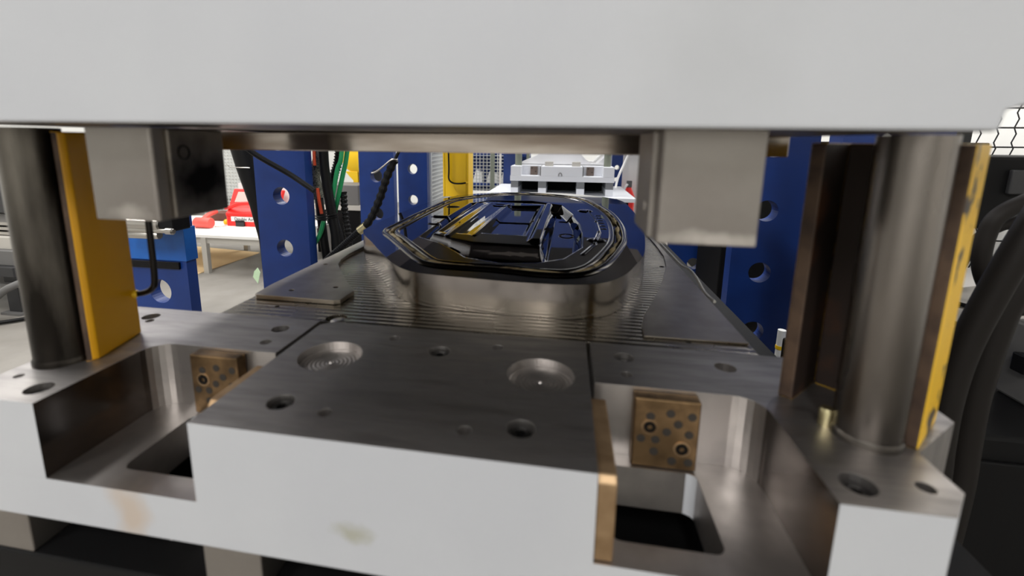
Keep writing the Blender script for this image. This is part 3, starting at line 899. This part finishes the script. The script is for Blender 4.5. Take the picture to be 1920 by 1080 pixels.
hose([(-0.80, 2.19, 0.205), (-0.83, 2.17, 0.205), (-0.883, 2.17, 0.165), (-0.935, 2.18, 0.132), (-0.965, 2.19, 0.125)], 0.0055, silver, 'thin grey tube looped at the top of the spiral-wrapped hose', n=5)
hose([(-1.80, 2.1, 0.33), (-1.697, 2.15, 0.224), (-1.523, 2.2, 0.111), (-1.402, 2.2, 0.037), (-1.352, 2.2, 0.005)], 0.017, black, 'black cable slanting in front of the perforated post')
single('duct', MB().tube([(-2.42, 3.0, 0.6), (-2.425, 3.0, 0.236), (-2.395, 3.0, 0.1), (-2.33, 3.0, -0.22), (-2.30, 3.0, -0.52), (-2.28, 3.0, FLOOR + 0.01)], [0.11, 0.105, 0.10, 0.075, 0.05, 0.05], 18), black, 'wide black tapering duct left of the perforated post', 'duct', (-2.3, 3.0, -0.52), smooth=50)
single('wire', MB().tube([(-2.54, 2.92, 0.115), (-2.48, 2.88, 0.095), (-2.30, 2.88, 0.095)], 0.004, 6), silver, 'thin bright wire around the black duct', 'wire', (-2.4, 2.88, 0.09))

# ------------------------------------------------------------------ work table with tools
tb = thing('work_table', 'low white-topped work table carrying the red tool case', 'table', (-3.9, 4.4, FLOOR))
part('table_top', MB().box(-5.1, -2.75, 3.84, 4.93, -0.735, -0.70), tabletop, tb, bevel=0.004)
part('apron', MB().box(-5.06, -2.74, 3.86, 3.90, -0.80, -0.735), alu, tb)
for x, y in ((-3.665, 3.865), (-2.80, 3.865), (-5.0, 3.865), (-3.97, 4.90), (-2.8, 4.90)):
    part('leg', MB().box(x - 0.03, x + 0.03, y - 0.025, y + 0.025, FLOOR, -0.735), alu, tb)
cs = thing('tool_case', 'open red tool case with black latch and white label on the work table', 'tool case', (-3.53, 4.5, -0.70))
def rbox(x0, x1, y0, y1, z0, z1, r=0.03):
    return MB().ext(rrect(x0, x1, y0, y1, r), z0, z1)
part('case_base', rbox(-3.80, -3.28, 4.36, 4.72, -0.70, -0.585), red, cs, bevel=0.012)
part('case_tray', MB().ext([(4.36, -0.585), (4.36, -0.55), (4.44, -0.49), (4.72, -0.47), (4.72, -0.585)], -3.80, -3.28, mp=YZ), red, cs, bevel=0.012)
part('case_lid', MB().ext([(4.66, -0.50), (4.72, -0.50), (4.83, -0.31), (4.77, -0.30)], -3.98, -3.30, mp=YZ), red, cs, bevel=0.01)
part('lid_insert', MB().ext([(4.664, -0.455), (4.659, -0.453), (4.742, -0.335), (4.752, -0.338)], -3.90, -3.36, mp=YZ), lid_grey, cs)
part('carry_handle', MB().tube(cr([(-3.84, 4.43, -0.50), (-3.74, 4.39, -0.475), (-3.62, 4.37, -0.435), (-3.45, 4.38, -0.42), (-3.30, 4.40, -0.42)], 6), 0.022, 10), red, cs, smooth=60)
lab = part('label_plate', MB().box(-3.72, -3.36, 4.352, 4.3595, -0.64, -0.585), white_plastic, cs)
me = text_mesh('label_print', 'Double Air', 0.055, ink, 0.001)
tx = bpy.data.objects.new('label_print', me)
COL.objects.link(tx)
tx.parent = lab
tx.location = Vector((-3.55, 4.351, -0.613)) - Vector((-3.53, 4.5, -0.70))
tx.rotation_euler = (PI / 2, 0, 0)
la = part('latch', MB().box(-3.655, -3.545, 4.335, 4.365, -0.698, -0.63), grey_dark, cs, bevel=0.004)
part('latch_bar', MB().box(-3.65, -3.55, 4.328, 4.337, -0.645, -0.63), black_gloss, la)
gn = thing('rubber_mallet', 'pale red round mallet head lying at the front edge of the work table', 'mallet', (-3.96, 4.18, -0.70))
part('mallet_head', MB().lathe((-4.045, 4.18, -0.638), [(0.054, 0), (0.062, 0.01), (0.062, 0.19), (0.055, 0.205)], 20, 'X'), red_pale, gn, smooth=40)
part('grip', MB().tube(cr([(-3.98, 4.20, -0.62), (-4.03, 4.36, -0.58), (-4.06, 4.52, -0.56)], 5), 0.03, 10), red_pale, gn, smooth=60)
for (x, y, z, m, l) in ((-3.86, 4.44, -0.672, ball_yellow, 'lower yellow knob beside the red tool case'), (-3.86, 4.52, -0.60, ball_yellow, 'upper yellow knob beside the red tool case')):
    k = thing('knob', l, 'knob', (x, y, z - 0.03), 'yellow knobs')
    part('ball', MB().lathe((x, y, z), [(0.034 * math.sin(PI * q / 8) + 1e-4, -0.034 * math.cos(PI * q / 8)) for q in range(9)], 14), m, k, smooth=60)
    part('stem', MB().lathe((x - 0.02, y + 0.02, z - 0.03), [(0.012, 0), (0.012, 0.03)], 8), red, k)
single('box', MB().box(-4.25, -3.93, 4.62, 4.85, -0.70, -0.60), brown_box, 'dark brown box on the work table left of the red case', 'box', (-4.1, 4.7, -0.70), bevel=0.004)
single('rag', MB().ext(rrect(-3.88, -3.78, 4.25, 4.36, 0.03), -0.70, -0.688), cloth, 'small crumpled white rag on the work table before the red case', 'rag', (-3.83, 4.3, -0.70), bevel=0.004)
single('bottle', MB().lathe((-3.88, 4.22, -0.70), [(0.018, 0), (0.018, 0.03), (0.008, 0.04), (0.008, 0.055)], 12), white_plastic, 'tiny white bottle on the work table next to the mallet', 'bottle', (-3.88, 4.22, -0.70))
single('notice_board', MB().box(-4.02, -3.30, 4.90, 4.92, -0.70, -0.24), white_plastic, 'white board standing behind the red tool case', 'board', (-3.7, 4.96, -0.70))
single('press_crossbeam', MB().box(-1.95, 1.60, 1.40, 2.55, 2.2, 3.0), blue, 'blue crossbeam of the near press above the upper die', 'crossbeam', (0, 2.0, 2.2))
single('cardboard_sheet', MB().ext([(-3.732, 3.80), (-3.72, 3.70), (-4.9, 3.6), (-4.9, 4.95), (-3.72, 4.80), (-3.70, 4.744)], FLOOR, FLOOR + 0.006), cardboard, 'tan cardboard sheet on the floor under the work table', 'cardboard', (-4.2, 4.2, FLOOR))
st = thing('swivel_stand', 'small chrome swivel foot on the floor behind the work table', 'stand', (-4.8, 5.3, FLOOR))
part('foot', MB().lathe((-4.8, 5.3, FLOOR), [(0.12, 0), (0.11, 0.015), (0.03, 0.035)], 20), silver, st)
part('stem', MB().lathe((-4.8, 5.3, FLOOR + 0.034), [(0.018, 0), (0.018, 0.35)], 12), grey_dark, st)
bn = thing('bin', 'black bin behind the work table by the blue post', 'bin', (-4.1, 5.55, FLOOR))
part('bucket', MB().lathe((-4.1, 5.55, FLOOR + 0.10), [(0.15, 0), (0.19, 0.3), (0.17, 0.3), (0.14, 0.02)], 20), black, bn)
part('stand', MB().box(-4.2, -4.0, 5.45, 5.65, FLOOR, FLOOR + 0.10), grey_dark, bn)
single('tag', MB().ext([(-2.93, FLOOR + 0.07), (-2.88, FLOOR + 0.001), (-2.845, FLOOR + 0.12), (-2.87, FLOOR + 0.17), (-2.91, FLOOR + 0.13)], 3.62, 3.626, mp=XZ), tape_green, 'pale green paper tag hanging beside the perforated post', 'tag', (-2.89, 3.62, FLOOR))

# ------------------------------------------------------------------ mesh fences
def fence(A, B, z0, z1, cell, wr, m, label, frame=0.02, framemat=None, crimp=False, group=None, vcell=None):
    A, B = Vector((*A, 0)), Vector((*B, 0))
    d = (B - A)
    L = d.length
    d.normalize()
    up = Vector((0, 0, 1))
    nn = d.cross(up)
    c = (A + B) / 2
    t = thing('mesh_fence', label, 'mesh fence', (c.x, c.y, FLOOR), group)
    fm = framemat or m
    for e in (A, B):
        mb = MB().obox(e + up * (FLOOR + z1) / 2, d, nn, up, frame, frame, (z1 - FLOOR) / 2)
        part('post', mb, fm, t)
    for z in (z0, z1):
        part('rail', MB().obox(c + up * z, d, nn, up, L / 2, frame * 0.7, frame * 0.7), fm, t)
    mb = MB()
    k = 0
    n1 = int(L / cell)
    for k in range(1, n1):
        p = A + d * (k * L / n1)
        if crimp:
            q = []
            nz = int((z1 - z0) / cell)
            for j in range(nz + 1):
                zc = z0 + j * cell
                q += [p + up * (zc - cell * 0.2) + d * cell * 0.09, p + up * (zc + cell * 0.2) - d * cell * 0.09]
            mb.tube(q, wr, 4, False)
        else:
            mb.obox(p + up * (z0 + z1) / 2, d, nn, up, wr, wr, (z1 - z0) / 2)
    n2 = int((z1 - z0) / (vcell or cell))
    for k in range(1, n2):
        mb.obox(c + up * (z0 + k * (z1 - z0) / n2) + nn * wr * 1.5, d, nn, up, L / 2, wr, wr)
    w_ = part('wire_mesh', mb, m, t)
    w_['kind'] = 'stuff'
    return t
fence((-6.4, 7.0), (-4.3, 7.0), -0.98, 1.2, 0.06, 0.007, wire_white, 'pale wire mesh fence behind the red tool case')
fence((-1.50, 5.16), (-1.50, 6.93), -0.95, 1.2, 0.05, 0.007, wire_white, 'pale wire mesh fence running away beside the perforated post')
fence((-1.44, 7.0), (-0.62, 7.0), -0.95, 1.2, 0.055, 0.0055, wire_white, 'pale wire mesh fence facing the viewer left of the far white die')
fence((1.75, 1.75), (3.6, 1.75), -0.9, 1.6, 0.058, 0.003, wire_black, 'dark crimped wire mesh against the bright wall at the right edge', crimp=True, vcell=0.075)

# things behind the facing mesh fence
sh = thing('shelf_rack', 'blue storage rack behind the mesh fence holding white boxes', 'rack', (-1.1, 7.8, FLOOR))
part('back_panel', MB().box(-1.75, -0.45, 8.0, 8.03, FLOOR, 1.0), blue, sh)
for z in (-0.62, -0.40, 0.12):
    part('shelf', MB().box(-1.75, -0.45, 7.5, 8.0, z - 0.05, z), blue if z > -0.5 else tabletop, sh)
for x in (-1.75, -1.1, -0.48):
    part('upright', MB().box(x, x + 0.05, 7.44, 7.5, FLOOR, 1.0), post_green, sh)
for (x0, x1, z1, l) in ((-1.44, -1.27, -0.22, 'crumpled white box on the rack behind the fence, left of the gap'), (-1.20, -0.98, -0.25, 'white box on the rack behind the fence, middle one'), (-0.95, -0.78, -0.25, 'white box on the rack behind the fence, right one')):
    single('box', MB().ext([(x0, -0.40), (x1, -0.40), (x1 - 0.01, z1), (x0 + 0.06, z1 + 0.05)], 7.55, 7.8, mp=XZ), white_plastic, l, 'box', ((x0 + x1) / 2, 7.6, -0.40), group='white boxes on the rack')
single('steel_post', MB().box(-0.99, -0.93, 6.75, 6.81, FLOOR, 1.4), post_green, 'grey-green steel post before the mesh fence', 'post', (-0.96, 6.78, FLOOR))
single('steel_post', MB().box(-0.85, -0.82, 6.75, 6.78, FLOOR, 1.4), cloth, 'thin beige post before the mesh fence right of the grey-green one', 'post', (-0.835, 6.76, FLOOR))
single('work_bench', MB().box(-1.40, -0.62, 6.15, 6.65, FLOOR, -0.44), tabletop, 'white bench behind the polished core in front of the mesh fence', 'bench', (-1.0, 6.45, FLOOR), bevel=0.005)

# ------------------------------------------------------------------ robot and machine behind the hoses
rb = thing('robot_arm', 'yellow industrial robot joint with a hooked tab behind the green hoses', 'robot', (-2.75, 5.6, FLOOR))
part('joint_housing', MB().lathe((-2.64, 5.45, 0.10), [(0.16, 0), (0.22, 0.03), (0.22, 0.11), (0.205, 0.115), (0.205, 0.13), (0.22, 0.135), (0.22, 0.3), (0.19, 0.34)], 36, 'Y'), yellow_bright, rb, smooth=40)
part('groove_band', MB().lathe((-2.64, 5.45, 0.10), [(0.207, 0.108), (0.207, 0.137)], 36, 'Y'), black, rb)
part('hook_tab', MB().ext([(-2.80, -0.10), (-2.62, -0.10), (-2.62, -0.30), (-2.655, -0.325), (-2.70, -0.325), (-2.705, -0.30), (-2.685, -0.29), (-2.69, -0.22), (-2.74, -0.17)], 5.46, 5.52, mp=XZ), yellow_bright, rb, bevel=0.01)
part('forearm', MB().obox((-2.50, 5.75, 0.38), (0.5, 0, 0.866), (0, 1, 0), (-0.866, 0, 0.5), 0.5, 0.16, 0.17), yellow_bright, rb, bevel=0.03)
part('pedestal', MB().lathe((-2.5, 5.8, FLOOR), [(0.3, 0), (0.3, 0.1), (0.16, 0.15), (0.16, 1.1)], 24), grey_dark, rb)
mc = thing('control_cabinet', 'grey and black machine base under the yellow robot joint', 'machine', (-2.75, 5.2, FLOOR))
part('upper_box', MB().box(-3.0, -2.4, 5.0, 5.4, -0.50, -0.24), grey_mid, mc, bevel=0.01)
part('ledge', MB().box(-3.05, -2.35, 4.97, 5.4, -0.56, -0.50), alu, mc)
part('lower_box', MB().box(-3.0, -2.4, 5.0, 5.4, FLOOR, -0.56), cabinet_black, mc)

# ------------------------------------------------------------------ far white die on its press
fx, fy, fz = 0.148, 4.2, 0.080
fd = thing('lower_die', 'small far white lower die with aluminium core at the back of the hall', 'press die', (fx, fy + 0.6, fz - 0.15))
def fb(x0, x1, y0, y1, z0, z1):
    return MB().box(fx + x0, fx + x1, fy + y0, fy + y1, fz + z0, fz + z1)
part('base_plate', fb(-0.515, 0.515, 0, 1.3, -0.15, -0.096), paint_far, fd, bevel=0.003)
part('centre_block', fb(-0.205, 0.205, 0, 0.30, -0.096, 0), paint_far, fd, bevel=0.003)
for s in (-1, 1):
    o = [(s * 0.51, 0), (s * 0.51, 0.3), (s * 0.215, 0.3), (s * 0.215, 0.17), (s * 0.405, 0.17), (s * 0.405, 0)]
    part('corner_block', MB().ext([(fx + a, fy + b) for a, b in o], fz - 0.096, fz), paint_far, fd, bevel=0.003)
    x = 0.285 if s > 0 else -0.285
    wp = part('wear_plate', fb(x - 0.037, x + 0.037, 0.14, 0.17, -0.095, -0.01), bronze_dull, fd)
    for dx, dz in ((-0.02, -0.025), (0.018, -0.06)):
        part('graphite_plug', MB().lathe((fx + x + dx, fy + 0.139, fz + dz), [(0.007, 0.002), (0.007, -0.002)], 12, 'Y'), graphite, wp)
    part('guide_bar', MB().box(fx + s * 0.2065, fx + s * 0.2140, fy + 0.005, fy + 0.3, fz - 0.095, fz - 0.004), grey_mid, fd)
mk = [(fx - 0.014 + 0.014 * 0 + 0.016 * math.cos(a) + 0.0, fy - 0.0015, fz - 0.088 + 0.026 * math.sin(a)) for a in [PI * (1.1 - 1.2 * k / 10) for k in range(11)]]
part('stamped_mark', MB().tube(mk, 0.004, 6), grey_mid, fd)
prof_ = [(-0.315, 0.085), (-0.28, 0.113), (-0.125, 0.18), (-0.097, 0.205), (-0.05, 0.21), (0.31, 0.208), (0.346, 0.195), (0.38, 0.155), (0.42, 0.115), (0.45, 0.10), (0.506, 0.098), (0.55, 0.14), (0.596, 0.182), (0.65, 0.175), (0.657, 0.085)]
part('core', MB().ext(prof_, fy + 0.36, fy + 1.2, mp=XZ), alu_far, fd, bevel=0.006)
part('bed', fb(-0.5, 0.5, 0.3, 1.3, -0.096, 0.0), alu_far, fd)
single('gap_shade_block', fb(-0.48, 0.48, 0.5, 0.9, -0.2845, -0.1508), cabinet_black, 'black block added for the shade in the gaps between the risers under the far white die', 'box', (fx, fy + 0.7, -0.2045))  # added block, stands in for the shade between the risers
for x in (0.02, 0.29):
    part('lug', MB().box(x - 0.042, x + 0.042, fy + 0.06, fy + 0.15, fz, fz + 0.045), alu, fd, bevel=0.004)
for i, (x0, x1) in enumerate(((-0.36, -0.287), (-0.082, -0.003), (0.300, 0.376), (0.582, 0.655))):
    t = thing('riser_block', ('first', 'second', 'third', 'fourth')[i] + ' riser from the left under the far white die, grey above and white below', 'riser', ((x0 + x1) / 2, fy + 0.3, -0.205), 'risers under the far die')
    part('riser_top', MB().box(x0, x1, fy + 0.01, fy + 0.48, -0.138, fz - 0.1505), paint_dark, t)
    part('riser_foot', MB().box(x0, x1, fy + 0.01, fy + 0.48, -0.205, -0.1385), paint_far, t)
ft = thing('press_table', 'white-edged press table under the far white die', 'press table', (0.15, fy + 0.5, FLOOR))
part('table_top', MB().box(-0.62, 0.86, fy - 0.12, fy + 1.15, -0.245, -0.206), paint_far, ft, bevel=0.003)
part('frame', MB().box(-0.55, 0.80, fy - 0.05, fy + 1.1, FLOOR, -0.245), cabinet_black, ft)
for x, l in ((-0.30, 'left'), (0.60, 'right')):
    single('guide_column', MB().lathe((x, fy + 0.16, fz), [(0.035, 0), (0.035, 0.5)], 16), post_green, 'greenish guide column on the %s end of the far white die' % l, 'guide column', (x, fy + 0.16, fz), smooth=40, group='far guide columns')
single('press_crossbeam', MB().box(-0.72, 1.15, fy + 0.55, fy + 1.2, fz + 0.40, fz + 1.7), blue, 'unseen blue crossbeam put over the far white die for its reflection', 'crossbeam', (0.15, fy + 0.9, fz + 0.40))  # unseen beam added for the blue it reflects in the polished core
hose([(0.83, 4.3, 0.30), (0.76, 4.3, 0.12), (0.70, 4.25, -0.02), (0.675, 4.19, -0.12)], 0.012, white_plastic, 'grey-white cable slanting beside the far white die', n=5)
ex = thing('fire_extinguisher', 'red fire extinguisher at the right of the far white die', 'extinguisher', (0.98, 5.55, FLOOR))
part('bottle', MB().lathe((0.985, 5.55, -0.78), [(0.07, 0), (0.075, 0.03), (0.075, 0.44), (0.04, 0.52), (0.03, 0.55)], 20), red, ex, smooth=40)
part('valve', MB().box(0.955, 1.015, 5.52, 5.58, -0.23, -0.15), grey_mid, ex)
part('stand', MB().box(0.935, 1.07, 5.47, 5.63, FLOOR, -0.78), white_plastic, ex)
part('hose', MB().tube(cr([(0.96, 5.5, -0.19), (0.91, 5.47, -0.27), (0.92, 5.455, -0.42)], 5), 0.014, 8), white_plastic, ex)
single('panel', MB().box(0.885, 1.2, 5.75, 5.8, FLOOR, 0.9), tabletop, 'pale panel behind the fire extinguisher', 'panel', (1.04, 5.78, FLOOR))

# ------------------------------------------------------------------ right side: dark machine, hoses, clutter
mr_ = thing('machine_cabinet', 'dark machine cabinet low at the right edge', 'cabinet', (1.4, 0.75, FLOOR))
part('body', MB().box(0.97, 2.0, 0.75, 1.28, FLOOR, -0.36), cabinet_black, mr_, bevel=0.01)
part('door_panel', MB().box(1.02, 1.46, 0.738, 0.7495, FLOOR + 0.06, -0.42), cabinet_black, mr_, bevel=0.004)
part('door_panel', MB().box(1.50, 1.95, 0.738, 0.7495, FLOOR + 0.06, -0.42), cabinet_black, mr_, bevel=0.004)
mh = thing('machine_housing', 'black machine housing behind the right safety prop', 'machine', (1.9, 1.35, FLOOR))
part('housing', MB().box(1.375, 2.4, 1.13, 1.43, 0.075, 0.287), cabinet_black, mh, bevel=0.01)
part('support', MB().box(2.05, 2.4, 1.18, 1.43, FLOOR, 0.075), cabinet_black, mh)
part('face_plate', MB().box(1.43, 1.60, 1.115, 1.1295, 0.18, 0.25), grey_dark, mh, bevel=0.004)
HM = mat('hose_brown_black', (27, 24, 22), 0.6)
hose([(1.11, 0.62, 0.27), (1.05, 0.6, 0.15), (1.01, 0.6, 0.013), (0.986, 0.6, -0.093), (0.977, 0.6, -0.196), (0.979, 0.6, -0.297), (0.985, 0.6, -0.42), (0.98, 0.6, -0.75), (0.95, 0.6, Z2)], 0.025, HM, 'left one of the two thick dark hoses curving down at the right edge')
hose([(1.19, 0.66, 0.20), (1.114, 0.645, 0.079), (1.081, 0.645, 0.002), (1.066, 0.645, -0.107), (1.060, 0.645, -0.214), (1.063, 0.645, -0.318), (1.068, 0.645, -0.45), (1.06, 0.645, -0.75), (1.05, 0.645, Z2)], 0.026, HM, 'right one of the two thick dark hoses curving down at the right edge')
hose([(1.48, 0.98, 0.25), (1.36, 0.92, 0.21), (1.25, 0.9, 0.155), (1.225, 0.9, 0.098), (1.228, 0.9, 0.016), (1.262, 0.9, -0.052), (1.32, 0.92, -0.09), (1.42, 1.0, -0.12)], 0.019, HM, 'black hose looping around in front of the machine housing')
hose([(1.50, 1.0, 0.20), (1.38, 0.95, 0.155), (1.27, 0.95, 0.10), (1.235, 0.96, 0.03), (1.23, 0.98, -0.06)], 0.014, HM, 'thin black hose under the looping hose')
bg = thing('wrapped_bundle', 'grey cloth-wrapped bundle tied with black straps beside the right hoses', 'bundle', (1.46, 1.2, -0.36))
part('wrap', MB().tube(cr([(1.46, 1.2, -0.358), (1.47, 1.2, -0.25), (1.475, 1.2, -0.15), (1.44, 1.2, -0.08)], 6), [0.05] * 4 + [0.058] * 5 + [0.066] * 6 + [0.06] * 3 + [0.035], 14), cloth, bg, smooth=60)
for z in (-0.17, -0.235, -0.3):
    part('tie', MB().lathe((1.473, 1.2, z), [(0.069, -0.006), (0.070, 0), (0.069, 0.006)], 18), black, bg)
gb = thing('grey_unit', 'grey machine unit at the right edge behind the dark hoses', 'machine', (1.6, 1.05, -0.36))
part('body', MB().box(1.40, 1.95, 0.9, 1.0, -0.36, -0.145), grey_mid, gb, bevel=0.008)
part('valve', MB().box(1.375, 1.40, 0.905, 0.945, -0.27, -0.22), black_gloss, gb, bevel=0.004)
part('lid_line', MB().box(1.398, 1.952, 0.898, 0.902, -0.252, -0.245), black, gb)
eb = thing('dark_backdrop', 'tall black block added to make the gaps behind the right blue posts dark', 'cabinet', (3.0, 5.2, FLOOR))  # added black backdrop, darkens the post holes and the gap beside them
part('body', MB().box(1.72, 4.3, 4.9, 5.5, FLOOR, 0.35), cabinet_black, eb, bevel=0.01)
for k in range(3):
    part('backdrop_panel', MB().box(1.75 + k * 0.85, 2.57 + k * 0.85, 4.885, 4.8995, FLOOR + 0.1, 0.3), cabinet_black, eb, bevel=0.003)
tc_ = thing('dark_filler', 'low black block added to darken the gap behind the near right blue post', 'filler', (1.8, 3.5, FLOOR))  # added black filler, keeps the bright floor out of the gap between posts
part('body', MB().box(1.37, 2.2, 3.2, 3.8, FLOOR + 0.1, -0.42), cabinet_black, tc_, bevel=0.01)
for x, y in ((1.42, 3.25), (2.15, 3.25), (1.42, 3.75), (2.15, 3.75)):
    part('wheel', MB().lathe((x - 0.02, y, FLOOR + 0.05), [(0.05, 0), (0.05, 0.04)], 16, 'X'), black, tc_)
wp_ = thing('marker_post', 'white marker post with a yellow ring at the edge of the rusty prop', 'marker post', (1.12, 1.6, FLOOR))
part('post', MB().tube([(1.118, 1.6, FLOOR), (1.118, 1.6, -0.46)], 0.016, 10), white_plastic, wp_)
part('ring', MB().lathe((1.118, 1.6, -0.545), [(0.0175, 0), (0.0185, 0.008), (0.0175, 0.016)], 14), yellow_bright, wp_)

# ------------------------------------------------------------------ left edge: conveyor frame and cables
cv = thing('conveyor_frame', 'grey steel conveyor frame at the left edge behind the guide column', 'conveyor', (-4.6, 2.6, FLOOR))
part('side_rail', MB().box(-5.4, -4.12, 2.45, 2.52, -0.70, -0.58), grey_mid, cv, bevel=0.004)
part('slide_rail', MB().box(-5.4, -4.10, 2.40, 2.46, -0.78, -0.70), grey_dark, cv, bevel=0.004)
part('deck', MB().box(-5.4, -4.16, 2.5, 3.3, -0.58, -0.48), alu, cv, bevel=0.004)
for z in (-0.46, -0.42, -0.38):
    part('bar', MB().box(-5.4, -4.17, 2.55, 3.2, z - 0.012, z + 0.012), silver, cv)
part('tray', MB().box(-5.4, -4.13, 2.45, 3.3, -0.885, -0.86), grey_mid, cv)
for x in (-4.3, -5.2):
    lg = part('leg', MB().box(x - 0.06, x + 0.06, 2.5, 2.62, FLOOR + 0.02, -0.78), grey_dark, cv)
    part('foot_plate', MB().box(x - 0.1, x + 0.1, 2.46, 2.66, FLOOR, FLOOR + 0.02), grey_mid, lg)
    part('leg', MB().box(x - 0.06, x + 0.06, 3.15, 3.27, FLOOR, -0.58), grey_dark, cv)
part('hood', MB().box(-5.4, -4.2, 2.9, 3.3, -0.36, 0.1), grey_dark, cv)
hose([(-4.9, 2.2, FLOOR + 0.12), (-4.42, 2.3, FLOOR + 0.10), (-4.25, 2.32, -0.96), (-4.12, 2.35, -0.86), (-4.0, 2.42, -0.8)], 0.028, grey_mid, 'grey hose sagging before the conveyor leg')
hose([(-5.0, 2.0, FLOOR + 0.02), (-4.5, 2.1, FLOOR + 0.02), (-4.2, 2.25, FLOOR + 0.02), (-4.0, 2.5, FLOOR + 0.02), (-4.0, 2.9, FLOOR + 0.02)], 0.015, black, 'thin black cable lying on the floor before the conveyor')
